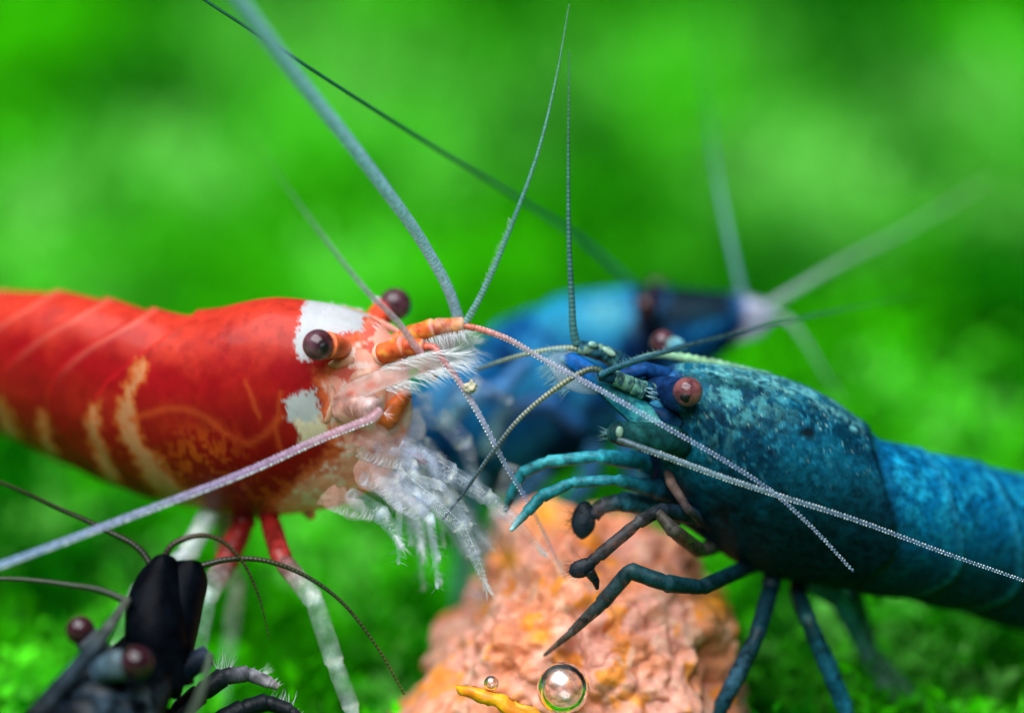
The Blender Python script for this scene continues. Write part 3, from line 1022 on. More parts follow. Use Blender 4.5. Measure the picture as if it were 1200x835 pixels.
TR = (.62, .70, .94)


def claw_leg(pts, r, al, setn=40, flat=.7, tipfan=True):
    ob, path = limb('feeding_leg', pts, r, [(*TR, a) for a in al], M_clear, red, flare=.09, flat=flat)
    if setn > 50:
        rr = (r[0] * .026, r[-1] * .026)
        beads_on(path, .25, .98, .07, (.022, .014), rr, 1, ob, red)  # white edge lines added to imitate bright glassy rims
        beads_on(path, .25, .98, .07, (.016, .012), rr, -1, ob, red)
    if setn:
        setae_on('setae', path, .35, 1, setn, .22, .011, 0, M_hair, ob, red, jitter=.9)
    if tipfan:
        e = path[-1]
        d = path[-1] - path[-6]
        d /= np.linalg.norm(d)
        hairs('setae', [e - d * random.uniform(0, .6) for _ in range(24)],
              [d + (np.array([random.random() for _ in range(3)]) - .5) * 1.0 for _ in range(24)],
              [random.uniform(.25, .7) for _ in range(24)], .010, M_hair, ob, red)
    return ob


claw_leg([(430, 535, 1.6), (470, 558, .5), (505, 585, .2), (541, 618, .1), (556, 650, .2), (572, 692, .4)], [9, 9, 10, 10, 8, 3], [0.08, 0.09, 0.10, 0.17, 0.13, 0.12], 90)
claw_leg([(450, 505, 1.8), (490, 530, 1.0), (530, 556, .8), (572, 583, .8), (604, 610, 1.2), (640, 652, 1.8)], [9, 11, 12, 10, 8, 2.5], [0.12, 0.16, 0.17, 0.20, 0.11, 0.10], 70)
claw_leg([(425, 560, -.6), (462, 575, -2.0), (488, 600, -2.4), (494, 645, -2.4)], [10, 14, 11, 4], [0.04, 0.09, 0.09, 0.06], 50)
claw_leg([(450, 515, 3), (490, 488, 3.4), (520, 492, 3.4), (545, 520, 3.2), (560, 575, 3.0)], [10, 13, 13, 12, 6], [0.08, 0.11, 0.11, 0.10, 0.06], 40)
claw_leg([(440, 500, 2.5), (480, 530, 2.8), (500, 520, 3), (520, 540, 3)], [12, 13, 10, 4], [0.12, 0.11, 0.10, 0.08], 20)
claw_leg([(410, 580, 1.0), (450, 605, -.6), (472, 642, -1.2)], [11, 11, 4], [0.07, 0.08, 0.05], 40)
claw_leg([(470, 540, 5), (520, 585, 5.5), (560, 640, 6), (560, 700, 6.5)], [13, 20, 20, 9], [0.12, 0.14, 0.13, 0.09], 0, tipfan=False)
claw_leg([(600, 545, 4.2), (585, 600, 4.4), (560, 660, 4.8)], [10, 14, 8], [0.11, 0.11, 0.08], 0, tipfan=False)
claw_leg([(470, 500, 3), (500, 470, 3.6), (560, 450, 4.2), (600, 470, 4.5)], [9, 12, 10, 5], [0.06, 0.08, 0.08, 0.05], 0, tipfan=False)
random.seed(21)
for k in range(30):
    x0, y0 = random.uniform(432, 470), random.uniform(500, 580)
    ang = random.uniform(.05, 1.15)
    ln = random.uniform(60, 165)
    d0 = random.uniform(-.5, 5.0)
    x1, y1 = x0 + math.cos(ang) * ln * .5, y0 + math.sin(ang) * ln * .35
    x2, y2 = x1 + math.cos(ang + .5) * ln * .5, y1 + math.sin(ang + .5) * ln * .6
    d1 = d0 + random.uniform(-1, 1)
    ob, path = limb('feeding_leg', [(x0, y0, max(d0, 1.0)), (x1, y1, d1), (x2, y2, d1 + random.uniform(-.4, .4))], [random.uniform(4, 8), random.uniform(4, 7), 2],
                    [(.70, .68, .90, .10), (.62, .70, .98, .12), (.66, .74, 1.0, .08)], M_clear, red, flare=.10, flat=.5, noise=.15)
    setae_on('setae', path, .25, 1, 46, .42, .0085, 0, M_feather, ob, red, lean=.7, jitter=1.1)
blob('mouthpart', (492, 537, 1.4), 10, 5, 6, M_soft, red, col=(.72, .22, .26, .8), rot=.5, lump=.2)
blob('mouthpart', (478, 500, 2.2), 22, 20, 10, M_soft, red, col=(.72, .76, .88, .35), rot=.5, lump=.2)

# walking legs
REDC, PINK, CLR = (.26, .010, .008, 1), (.75, .5, .45, .6), (.64, .78, .78, .16)
limb('walking_leg', [(308, 550, 5.2), (316, 608, 4.0), (330, 655, 2.2), (368, 702, 1.2), (393, 778, .8), (412, 830, .8), (430, ground_py(.8), .8)],
     [13, 13, 12, 12.5, 11.5, 10, 4], [REDC, (.26, .010, .008, 1), (.34, .03, .025, .97), CLR, CLR, CLR, CLR], M_clear, red, flare=.08)
limb('walking_leg', [(296, 550, 5.6), (284, 616, 4.8), (264, 660, 4.0), (242, 698, 2.6), (228, 765, 2.6), (215, 830, 2.8), (205, ground_py(3), 3)],
     [13, 15, 14, 13, 13, 12, 4], [REDC, (.26, .010, .008, 1), (.34, .03, .025, .97), CLR, CLR, CLR, CLR], M_clear, red, flare=.08)
limb('walking_leg', [(266, 545, 6.0), (246, 600, 5.0), (220, 648, 3.8), (160, 700, 3.4), (140, 760, 3.6), (128, ground_py(4), 4)],
     [11, 13, 12, 14, 12, 4], [(.60, .3, .3, .4), (.80, .84, .95, .6), (.80, .82, .9, .45), (.6, .72, .66, .08), (.6, .72, .66, .08), CLR], M_clear, red, flare=.1)
limb('walking_leg', [(268, 560, 7), (262, 640, 7), (278, 690, 7), (262, 800, 7.5), (262, ground_py(8), 8)], [12, 12, 11, 9, 4],
     [REDC, PINK, (.7, .7, .6, .35), CLR, CLR], M_clear, red, flare=.1)

# tail fan beyond the picture's edge
for k, a in enumerate((-.5, -.25, 0, .25, .5)):
    sc, U, L = None, None, None
    v, f, tt, ww, _, _ = ribbon_geo([(-320, 428, 14.6 + a * 4), (-380, 425 + a * 40, 15.5 + a * 6), (-430, 440 + a * 60, 16.5 + a * 9)],
                                    [(-320, 444, 14.6 + a * 4), (-380, 462 + a * 40, 15.5 + a * 6), (-430, 446 + a * 60, 16.5 + a * 9)], .2, 20, 8)
    build('tail_fin', v, f, M_soft, red, np.tile(np.array([.6, .08, .04, .9]), (len(v), 1)))

# ================================================================== blue shrimp
blue = Thing('blue_shrimp', P(900, ground_py(3), 3),
             'teal blue shrimp with brown eyes leaning over the orange food lump', 'shrimp')
B_ST = [(742, 486, 500, 2.2, 4), (748, 462, 530, 2.2, 16), (760, 442, 556, 2.3, 34), (780, 430, 582, 2.3, 48), (805, 425, 610, 2.4, 60), (835, 427, 640, 2.6, 70),
        (865, 432, 661, 2.8, 77), (900, 439, 675, 3.0, 82), (940, 452, 684, 3.2, 84), (975, 469, 691, 3.4, 84), (1005, 490, 696, 3.6, 82),
        (1030, 509, 700, 3.8, 79), (1060, 518, 706, 4.2, 77), (1110, 529, 718, 5.0, 76), (1160, 542, 732, 5.9, 75), (1220, 558, 750, 7.0, 73),
        (1320, 592, 752, 9, 60), (1420, 632, 762, 11, 48), (1500, 670, 768, 12.5, 34), (1530, 700, 752, 13, 18)]


def blue_q(X, EY):
    return X + np.where(EY < 0, 58 * EY ** 2, 14 * EY ** 2)


def blue_col(x, y, v, q, ey, segt):
    n1 = fbm(v * .8 + 3, 4)
    n2 = fbm(v * 2.4 + 7, 4)
    n3 = fbm(v * 6.5 + 2, 3)
    c = np.tile(np.array([.0015, .062, .115]), (len(x), 1))
    c = mixc(c, (.003, .10, .17), sstep(.46, .64, n2) * .85)
    c = mixc(c, (.0008, .020, .045), sstep(.46, .62, n1) * .8)
    c = mixc(c, (.02, .20, .29), sstep(.58, .72, n3) * .6 * sstep(620, 470, y))
    # darker flank: own pigment with the light's falloff painted in
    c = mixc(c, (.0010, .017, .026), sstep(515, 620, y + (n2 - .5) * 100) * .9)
    # pale mottling behind the eye and along the back
    m = np.exp(-(((x - 845) / 22) ** 2 + ((y - 478) / 34) ** 2)) + .6 * np.exp(-(((x - 880) / 60) ** 2 + ((y - 470) / 26) ** 2))
    c = mixc(c, (.07, .30, .32), np.clip(m * 1.1, 0, 1) * sstep(.44, .60, fbm(v * 3.4 + 44, 4)) * .8)
    dd = seg_dist(x, y + (n2 - .5) * 14, [(790, 428), (850, 437), (900, 447), (940, 461), (985, 486), (1005, 502)])
    c = mixc(c, (.12, .40, .42), np.exp(-(dd / 5.0) ** 2) * sstep(.34, .58, n3) * .75)
    dd = seg_dist(x, y, [(800, 440), (840, 447), (880, 452)])
    c = mixc(c, (.004, .05, .05), np.exp(-(dd / 5.0) ** 2) * .6)
    c = mixc(c, (.30, .55, .52), sstep(.72, .80, fbm(v * 9 + 21, 3)) * sstep(590, 480, y) * .5)
    # dark spot, dark blotches
    c = mixc(c, (.002, .008, .012), sstep(9, 4, np.hypot((x - 946) * .8, (y - 507) * 1.15) + (n3 - .5) * 5))
    for bx, by, rx, ry in ((872, 550, 22, 10), (860, 600, 60, 26), (985, 640, 46, 30), (835, 520, 8, 8)):
        c = mixc(c, (.0008, .007, .011), np.exp(-(((x - bx) / rx) ** 2 + ((y - by) / ry) ** 2)) * sstep(.38, .6, n2) * .9)
    # indigo face
    sd = poly_sd(x + (n2 - .5) * 12, y + (n1 - .5) * 12, [(700, 400), (782, 425), (800, 436), (792, 450), (790, 480), (800, 500), (780, 525), (768, 600), (700, 600)])
    c = mixc(c, (.004, .022, .085), sstep(5, -5, sd) * .95)
    c = mixc(c, (.02, .10, .26), sstep(3, -5, sd) * sstep(.56, .68, n3) * .7)
    # abdomen, bluer, with faint hoops
    ab = sstep(-.02, .02, segt)
    ca = np.tile(np.array([.001, .115, .26]), (len(x), 1))
    ca = mixc(ca, (.008, .28, .46), sstep(.42, .66, n2) * .75)
    hoop = .5 + .5 * np.sin(q * .24 + n1 * 5)
    ca = mixc(ca, (.001, .04, .10), hoop * sstep(.36, .62, n1) * .55)
    ca = mixc(ca, (.0008, .012, .024), sstep(590, 690, y + (n2 - .5) * 60) * .9)  # underside shade painted into the abdomen colour
    fr = segt - np.floor(segt)
    ca = mixc(ca, (.02, .25, .42), np.exp(-((fr - .9) / .06) ** 2) * .35)
    c = c * (1 - ab[:, None]) + ca * ab[:, None]
    c = mixc(c, (.002, .02, .035), np.where(segt >= 0, np.exp(-(segt / .06) ** 2), 0) * .75)
    return c


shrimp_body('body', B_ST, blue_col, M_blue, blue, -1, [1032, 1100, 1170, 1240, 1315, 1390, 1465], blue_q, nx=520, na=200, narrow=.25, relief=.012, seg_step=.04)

rostrum(blue, [(905, 440, 3.0), (860, 432, 2.7), (820, 424, 2.4), (785, 417, 2.1), (762, 417, 1.8), (740, 421, 1.6)], [1, 5, 7, 6, 4, 1.5], 8,
        [(.14, .34, .30, 1), (.20, .42, .30, 1), (.24, .46, .24, 1), (.22, .42, .26, 1), (.03, .12, .16, 1)], M_blue, teeth=18, tooth=.10)

# eyes
limb('eyestalk', [(762, 455, 1.4), (780, 458, .7), (797, 463, .1), (806, 464, -.15)], [15, 18, 21, 20],
     [(.003, .015, .05), (.005, .025, .09), (.004, .02, .08), (.006, .045, .12)], M_blue, blue, sides=24, flare=0)
eye(blue, (806, 459, -.42), 17.6, M_eye_blue, (-.12, .24, .50), .50)
limb('eyestalk', [(795, 415, 3.4), (794, 407, 3.8), (786, 403, 4.1)], [11, 11, 10], [(.01, .08, .12), (.10, .26, .30), (.18, .32, .34)], M_blue, blue, sides=20, flare=0)
eye(blue, (777, 402, 4.3), 16, M_eye_red, (-.5, .2, -.1), .5)
blob('brow_spot', (769, 475, .35), 9, 7, 5, M_blue, blue, col=(.03, .20, .36, 1), lump=.2)
limb('brow', [(728, 440, .8), (755, 432, .9), (785, 440, 1.2), (800, 448, 1.0)], [7, 9, 9, 6], [(.004, .03, .12), (.006, .05, .18), (.004, .03, .1), (.006, .05, .15)], M_blue, blue, flare=0)
limb('brow', [(725, 470, .7), (755, 478, .5), (780, 490, .4), (798, 497, .5)], [8, 11, 12, 9], [(.003, .02, .08), (.005, .04, .14), (.004, .03, .09), (.004, .03, .06)], M_blue, blue, flare=0)

# antennules
GRN, NVY = (.10, .26, .22, 1), (.006, .05, .09, 1)
an = peduncle('antennule', blue, [((782, 466, .9), (750, 455, .2), 13, 11, (.012, .09, .16, 1)), ((756, 458, .2), (738, 451, 0), 11.5, 10.5, GRN),
                                  ((741, 452, 0), (718, 441, -.2), 10.5, 9, (.12, .28, .22, 1)), ((721, 442, -.2), (700, 438, -.3), 9, 7.5, NVY)], M_blue)
hairs('setae', [P(760 + random.uniform(-6, 4), 455 + random.uniform(-3, 10), -.35) for _ in range(14)],
      [RGT * 1 - UPV * random.uniform(.1, .6) - FWD * .3 for _ in range(14)], [random.uniform(.2, .4) for _ in range(14)], .009, M_hairblue, an, blue)
YB = (.36, .36, .20, 1)
w, p = flagellum('flagellum', [(704, 434, -.35), (694, 432, -.4), (680, 437, -.45), (650, 456, -.5), (612, 487, -.35), (575, 532, 0), (543, 578, .4), (519, 608, .8)],
                 .12, .045, [(.05, .09, .06, 1), YB, (.40, .42, .36, 1), (.16, .22, .26, 1), (.06, .10, .14, 1), (.05, .09, .13, 1)], M_whip, an, blue, annulus=.13, band=(.02, .05, .06))
w, p = flagellum('flagellum', [(703, 440, -.45), (716, 433, -.6), (745, 423, -1.0), (790, 409, -1.8), (860, 391, -3.2), (960, 368, -5.2), (1080, 345, -7.5)],
                 .12, .02, [(.02, .12, .18, 1), (.03, .09, .13, .9), (.025, .07, .09, .8), (.04, .11, .12, .6), (.04, .14, .08, .4), (.04, .16, .04, .2)], M_whip, an, blue, annulus=.13)
setae_on('setae', p, .05, .22, 26, .26, .012, 1, M_hairblue, an, blue, lean=-.3)
setae_on('setae', p, .02, .22, 24, .12, .011, -1, M_hairblue, an, blue)
an = peduncle('antennule', blue, [((752, 436, 1.9), (722, 422, 1.6), 11, 11, NVY), ((726, 424, 1.6), (702, 411, 1.4), 11, 10, (.03, .13, .14, 1)),
                                  ((706, 413, 1.4), (676, 406, 1.2), 10.5, 8.5, (.02, .09, .12, 1))], M_blue)
blob('antennule_segment', (714, 412, 1.15), 9, 4, 4, M_blue, an, owner=blue, col=(.28, .46, .36, 1), rot=.55, lump=.2)
blob('antennule_segment', (695, 404, 1.05), 6, 4, 4, M_blue, an, owner=blue, col=(.22, .42, .36, 1), rot=.35, lump=.2)
w, p = flagellum('flagellum', [(676, 404, 1.2), (673, 392, 1.1), (670, 350, 1), (667, 290, .8), (666, 200, .9), (667, 60, 1.5)],
                 .17, .02, [(.04, .16, .18, 1), (.03, .11, .12, 1), (.03, .12, .10, 1), (.02, .12, .05, .9), (.02, .12, .03, .7), (.02, .12, .03, .5)], M_whip, an, blue, annulus=.16, band=(.10, .26, .26), bead=.06, power=.55)
setae_on('setae', p, .03, .16, 22, .12, .011, 1, M_hairblue, an, blue)
w, p = flagellum('flagellum', [(677, 408, 1.2), (660, 408, 1.3), (635, 411, 1.4), (600, 419, 1.8), (558, 433, 2.6)],
                 .12, .06, [(.30, .36, .22, 1), (.40, .44, .30, 1), (.34, .42, .34, 1), (.3, .42, .42, .9)], M_whip, an, blue, annulus=.13, band=(.10, .16, .12))

# antennal scales
def blue_scale_col(v, t, w):
    c = np.tile(np.array([.004, .10, .14, 1]), (len(v), 1))
    n = fbm(v * 3.5, 3)
    c[:, :3] = mixc(c[:, :3], (.03, .25, .27), sstep(.45, .62, n) * sstep(.75, .2, t))
    c[:, :3] = mixc(c[:, :3], (.004, .07, .28), sstep(.5, .8, t) * .9)
    c[:, :3] = mixc(c[:, :3], (.30, .52, .52), sstep(.93, 1.0, t) * .6)
    c[:, :3] = mixc(c[:, :3], (.16, .42, .40), np.exp(-(((t - .08) / .10) ** 2 + ((w - .4) / .4) ** 2)) * .9)
    rim = np.exp(-(w / .07) ** 2)
    c[:, :3] = mixc(c[:, :3], (.005, .03, .03), rim * .7)
    return c


sc, U, L = scale_plate(blue, [(785, 492, .3), (755, 468, .2), (720, 443, .4), (690, 422, .5), (668, 413, .6), (656, 418, .6)],
                       [(772, 520, .2), (757, 512, 0), (732, 490, 0), (702, 462, .2), (678, 440, .4), (657, 423, .6)], .35, blue_scale_col, M_blue)
v, f, tt, ww, U2, L2 = ribbon_geo([(690, 424, .8), (665, 411, .9), (648, 412, .9), (640, 420, .9)], [(700, 462, .6), (678, 460, .7), (655, 448, .8), (640, 424, .9)], .12, 24, 10)
fan = build('scale_membrane', v, f, M_soft, sc, np.tile(np.array([.45, .56, .62, .30]), (len(v), 1)), owner=blue)
fringe(blue, sc, L2, None, 120, .55, .35, M_hairblue, bias=(-.8, .45))
fringe(blue, sc, U2, None, 60, .45, .35, M_hairblue, bias=(-.95, -.05))

# second antenna
ant = limb('antenna', [(800, 518, .9), (775, 514, .2), (745, 510, -.3), (724, 507, -.5), (716, 508, -.5), (711, 508, -.5)], [20, 20, 16, 14, 11, 5],
           [(.004, .03, .04), (.006, .05, .055), (.010, .07, .07), (.004, .03, .035), (.004, .03, .035), (.02, .06, .06)], M_blue, blue, sides=20, flare=0)[0]
blob('antenna_joint', (726, 506, -.92), 5, 7, 3, M_blue, ant, owner=blue, col=(.16, .26, .2, 1), lump=.3)
w, p = flagellum('flagellum', [(724, 514, -.8), (742, 521, -.95), (765, 529, -1.0), (850, 560, -1.0), (905, 578, -1.0), (1000, 608, -.9), (1100, 645, -.4), (1220, 687, .3)],
                 .125, .04, [(.07, .12, .15, .9), (.16, .26, .32, .8), (.16, .26, .36, .4), (.16, .28, .48, .25), (.2, .34, .62, .2), (.2, .36, .66, .2)], M_whip, ant, blue, annulus=.14, bead=.03)
beads_on(p, .10, .995, .12, (.025, .024), (.11, .04), 1, ant, blue)
beads_on(p, .06, .995, .12, (.025, .022), (.11, .04), -1, ant, blue)
hairs('setae', [P(714, 508 + random.uniform(-6, 6), -.5) for _ in range(12)], [-RGT + UPV * random.uniform(-.4, .6) for _ in range(12)],
      [random.uniform(.25, .5) for _ in range(12)], .008, M_hairblue, ant, blue)
ant = limb('antenna', [(770, 470, 4.2), (735, 455, 4.6), (712, 450, 4.8)], [13, 12, 8], [(.01, .05, .08), (.02, .08, .12), (.02, .08, .12)], M_blue, blue, flare=0)[0]

# feeding legs and mouth
CY = (.05, .30, .36, 1)
ob, path = limb('feeding_leg', [(805, 560, 3.4), (752, 540, 1.8), (700, 534, 1.0), (640, 541, 1.2), (612, 554, 1.4), (598, 582, 1.7), (592, 600, 2)], [13, 12, 7.5, 7, 7, 6, 2.5],
                [(.002, .06, .12), (.008, .20, .36), (.02, .26, .34), (.04, .30, .34), (.01, .16, .20), (.015, .14, .17), (.06, .16, .18)], M_leg, blue)
setae_on('setae', path, .25, .8, 70, .14, .014, 0, M_hairblue, ob, blue, jitter=.6)
ob, path = limb('feeding_leg', [(815, 590, 3.6), (766, 572, 1.6), (722, 562, .7), (670, 565, .7), (634, 582, .6), (617, 600, .5), (598, 622, .4)], [12, 11, 6.5, 6.5, 7.5, 6.5, 2],
                [(.001, .02, .04), (.002, .05, .09), (.015, .20, .27), (.025, .25, .31), (.006, .14, .17), (.02, .17, .20), (.2, .36, .40)], M_leg, blue)
setae_on('setae', path, .3, .95, 70, .12, .013, 0, M_hairblue, ob, blue, jitter=.6)
DK, BRN = (.010, .018, .028, .95), (.06, .05, .045, .75)
ob, path = limb('feeding_leg', [(865, 620, 4.2), (818, 604, 2.2), (772, 598, .5), (748, 612, 0), (700, 652, -.2), (688, 662, -.2)], [14, 12, 8.5, 7.5, 7.5, 6.5],
                [(.006, .04, .07, 1), (.008, .05, .09, 1), DK, (.035, .035, .038, .8), (.025, .027, .032, .85), DK], M_leg, blue)
blob('claw', (682, 665, -.2), 16, 11, 8, M_leg, ob, owner=blue, col=(.012, .020, .030, .98), rot=-.4, lump=.16)
hairs('setae', [P(682 + random.uniform(-12, 8), 665 + random.uniform(-8, 10), -.3) for _ in range(50)], [-RGT * random.uniform(.3, 1) - UPV * random.uniform(-.5, 1) - FWD * random.uniform(-.5, .5) for _ in range(50)],
      [random.uniform(.25, .6) for _ in range(50)], .010, M_hairdark, ob, blue)
limb('claw', [(690, 668, -.2), (698, 680, 0), (700, 690, .2)], [7, 5, 2], [DK, DK, DK], M_leg, ob, owner=blue, flare=0)
ob, path = limb('feeding_leg', [(825, 600, 4.0), (760, 592, 2.4), (728, 588, 1.6), (706, 592, 1.6), (694, 604, 1.6)], [14, 13, 11, 9, 9],
                [(.008, .05, .09, 1), (.02, .10, .14, .95), (.012, .09, .13, .95), (.10, .10, .12, .7), DK], M_leg, blue)
blob('claw', (684, 610, 1.5), 14, 21, 9, M_leg, ob, owner=blue, col=(.010, .020, .030, .98), rot=.1, lump=.16)
hairs('setae', [P(682 + random.uniform(-14, 8), 608 + random.uniform(-14, 16), 1.4) for _ in range(50)], [-RGT * random.uniform(.3, 1) - UPV * random.uniform(-.6, 1) - FWD * random.uniform(-.5, .5) for _ in range(50)],
      [random.uniform(.25, .6) for _ in range(50)], .010, M_hairdark, ob, blue)
limb('feeding_leg', [(770, 600, .3), (790, 622, .2), (820, 645, 2.4), (875, 625, 5.4)], [6, 9, 9, 13], [(.07, .06, .05, .85), BRN, BRN, (.01, .05, .06, 1)], M_leg, blue, flare=.05)
limb('mouthpart', [(780, 540, 2.0), (786, 565, 1.0), (806, 596, .9), (826, 615, 2.2)], [5, 6, 5, 4], [(.01, .05, .10, .9), (.36, .22, .19, .5), (.12, .10, .12, .7), (.004, .02, .04, 1)], M_soft, blue, flare=0)  # peach tint in the middle: a painted reflection
limb('mouthpart', [(800, 565, 3.2), (806, 600, 2.4), (845, 630, 3.4)], [14, 15, 13], [(.003, .02, .05, 1), (.004, .025, .065, 1), (.003, .018, .035, 1)], M_blue, blue, flare=0)
limb('mouthpart', [(750, 560, 3.0), (768, 588, 2.6), (800, 606, 3.2)], [12, 16, 14], [(.02, .14, .2, .9), (.03, .12, .16, .9), (.01, .05, .09, 1)], M_leg, blue, flare=0)

# walking legs
DL = (.0015, .018, .028, 1)
limb('walking_leg', [(925, 625, 5.8), (876, 664, 3.6), (822, 688, .5), (780, 683, -.3), (738, 668, -.4), (704, 708, 0), (668, 742, .8), (637, 768, 1.6)], [12, 10, 9, 10.5, 9.5, 8.5, 5, 2],
     [DL, DL, (.002, .022, .032, 1), (.004, .032, .042, 1), (.010, .045, .055, 1), (.03, .045, .055, .92), (.08, .07, .062, .85), (.12, .09, .07, .75)], M_leg, blue, flare=.07)
limb('walking_leg', [(915, 630, 4.8), (903, 690, 4.0), (887, 745, 2.2), (862, 795, 2.3), (845, 828, 2.5), (820, ground_py(3), 3)], [12, 11, 9.5, 10.5, 9.5, 3],
     [DL, DL, (.003, .03, .042, 1), (.025, .08, .13, .95), (.004, .04, .06, 1), (.1, .14, .14, .8)], M_leg, blue, flare=.06)
limb('walking_leg', [(942, 640, 5.2), (935, 695, 4.8), (948, 728, 3.2), (972, 785, 3.3), (990, 828, 3.5), (1015, ground_py(4), 4)], [12, 11, 10, 11, 10, 4],
     [DL, DL, (.002, .03, .03, 1), (.003, .07, .11, .95), (.006, .10, .16, .9), (.1, .2, .2, .8)], M_leg, blue, flare=.06)
limb('walking_leg', [(950, 680, 6), (985, 702, 6.3), (1000, 735, 6.8), (1040, 812, 8), (1065, ground_py(9), 9)], [13, 13, 10, 9, 4],
     [(.05, .30, .42, 1), (.05, .30, .45, 1), (.03, .22, .20, .8), (.2, .36, .3, .55), (.2, .36, .3, .5)], M_leg, blue, flare=.06)
limb('walking_leg', [(1000, 690, 7), (1020, 760, 8), (1090, 840, 9.5), (1110, ground_py(10), 10)], [10, 9, 8, 3],
     [(.02, .12, .15, 1), (.1, .25, .2, .6), (.2, .36, .3, .4), (.2, .36, .3, .4)], M_leg, blue, flare=.06)
for k, a in enumerate((-.5, -.25, 0, .25, .5)):
    v, f, tt, ww, _, _ = ribbon_geo([(1520, 715, 12.9 + a * 4), (1575, 725 + a * 40, 13.5 + a * 6), (1625, 760 + a * 60, 14.5 + a * 9)],
                                    [(1515, 740, 12.9 + a * 4), (1565, 770 + a * 40, 13.5 + a * 6), (1622, 766 + a * 60, 14.5 + a * 9)], .2, 20, 8)
    build('tail_fin', v, f, M_blue, blue, np.tile(np.array([.02, .18, .3, 1]), (len(v), 1)))

# ================================================================== blurred blue shrimp behind
back = Thing('blue_shrimp', P(650, ground_py(13), 13),
             'bright cyan and navy shrimp standing behind the other two, facing away from the red one', 'shrimp')
SHIFT = 3.0
K_ST = [(330, 520, 560, 24, 14), (380, 490, 575, 22, 34), (430, 468, 585, 19.5, 46), (480, 448, 592, 17, 56), (520, 425, 596, 15.2, 62), (560, 390, 594, 13.8, 66), (600, 365, 588, 12.7, 69),
        (640, 350, 572, 11.9, 70), (680, 342, 550, 11.3, 69), (720, 337, 522, 10.8, 64), (760, 335, 488, 10.4, 55), (800, 337, 455, 10, 44),
        (835, 341, 428, 9.7, 32), (865, 346, 404, 9.5, 20), (885, 356, 386, 9.4, 9), (892, 364, 374, 9.4, 3)]


def back_col(x, y, v, q, ey, segt):
    n = fbm(v * .7, 3)
    n2 = fbm(v * 1.6 + 4, 3)
    c = np.tile(np.array([.002, .06, .19]), (len(x), 1))
    c = mixc(c, (.0008, .010, .05), sstep(.45, .62, n) * .9)
    c = mixc(c, (.02, .20, .42), sstep(.52, .64, n2) * .85)
    c = mixc(c, (.010, .19, .33), sstep(8, -14, poly_sd(x + (n - .5) * 20, y + (n2 - .5) * 20, [(612, 340), (742, 320), (742, 385), (720, 402), (660, 400), (622, 380)])))
    c = mixc(c, (.10, .38, .46), np.exp(-(((x - 708) / 22) ** 2 + ((y - 365) / 16) ** 2)) * .7)
    c = mixc(c, (.002, .008, .03), sstep(7, -8, poly_sd(x, y, [(748, 320), (780, 320), (776, 385), (752, 395)])))
    c = mixc(c, (.002, .02, .025), sstep(7, -8, poly_sd(x, y, [(780, 325), (850, 330), (830, 352), (785, 360)])) * .85)
    c = mixc(c, (.05, .34, .58), np.exp(-(((x - 815) / 26) ** 2 + ((y - 366) / 9) ** 2)))
    c = mixc(c, (.26, .42, .52), np.exp(-(((x - 762) / 14) ** 2 + ((y - 382) / 10) ** 2)) * .9)
    c = mixc(c, (.02, .13, .32), np.exp(-(((x - 856) / 18) ** 2 + ((y - 360) / 8) ** 2)) * .9)
    c = mixc(c, (.0015, .008, .014), sstep(.35, .6, ey) * sstep(775, 788, x) * sstep(868, 850, x) * .95)
    c = mixc(c, (.0015, .006, .022), sstep(744, 750, x) * sstep(784, 776, x) * sstep(-.3, .1, ey))
    c = mixc(c, (.45, .44, .58), sstep(866, 882, x))
    return c


shrimp_body('body', K_ST, back_col, M_blue, back, +1, [600, 540, 480, 430, 380], lambda X, EY: X - 40 * EY ** 2, nx=160, na=72)
limb('eyestalk', [(775, 368, 8.6), (764, 364, 8.0)], [12, 13], [(.01, .05, .12), (.01, .05, .12)], M_blue, back)
eye(back, (757, 358, 7.6), 15, M_eye_black, (0, 0, .4))
eye(back, (770, 340, 12.6), 15, M_eye_black, (0, 0, .4))
sc, U, L = scale_plate(back, [(835, 342, 9.2), (868, 344, 9.2), (895, 352, 9.2), (912, 366, 9.2)], [(838, 395, 9.2), (868, 400, 9.2), (892, 392, 9.2), (910, 370, 9.2)], .3,
                       lambda v, t, w: np.column_stack([np.tile(np.array([.42, .46, .60]), (len(v), 1)), .55 * sstep(0, .5, t) + .1]), M_soft)
K_COL = [(.02, .13, .14, 1), (.012, .11, .09, 1), (.008, .10, .055, 1), (.006, .085, .045, 1)]
ant = limb('antenna', [(812, 405, 9.4), (790, 385, 8.8), (772, 362, 8.9)], [9, 8, 6], [(.01, .06, .12)] * 3, M_blue, back, flare=0)[0]
flagellum('flagellum', [(776, 366, 8.9), (740, 332, 8.4), (690, 288, 7.2), (600, 228, 4.0), (500, 167, 1.0), (400, 104, -1.4), (320, 52, -2.2), (235, -3, -2.6), (180, -40, -2.8)],
          .10, .055, K_COL, M_whip, ant, back, annulus=.14, bead=.10)
an = limb('antennule', [(850, 362, 9.2), (880, 360, 9.2), (896, 362, 9.2)], [9, 8, 7], [(.10, .16, .3), (.35, .38, .5), (.4, .42, .52)], M_blue, back, flare=0)[0]
flagellum('flagellum', [(872, 352, 9.3), (862, 310, 9.2), (852, 265, 9.5), (838, 190, 11), (826, 90, 14), (820, -10, 17)], .14, .03,
          [(.20, .38, .48, .8), (.14, .34, .36, .7), (.03, .20, .10, .6), (.02, .2, .05, .4), (.02, .2, .03, .25)], M_whip, an, back)
flagellum('flagellum', [(893, 362, 9.3), (930, 340, 9.8), (985, 308, 11), (1060, 270, 13), (1160, 210, 16)], .15, .07,
          [(.5, .56, .64, .6), (.36, .52, .42, .5), (.3, .5, .32, .4), (.3, .5, .25, .25)], M_whip, an, back)
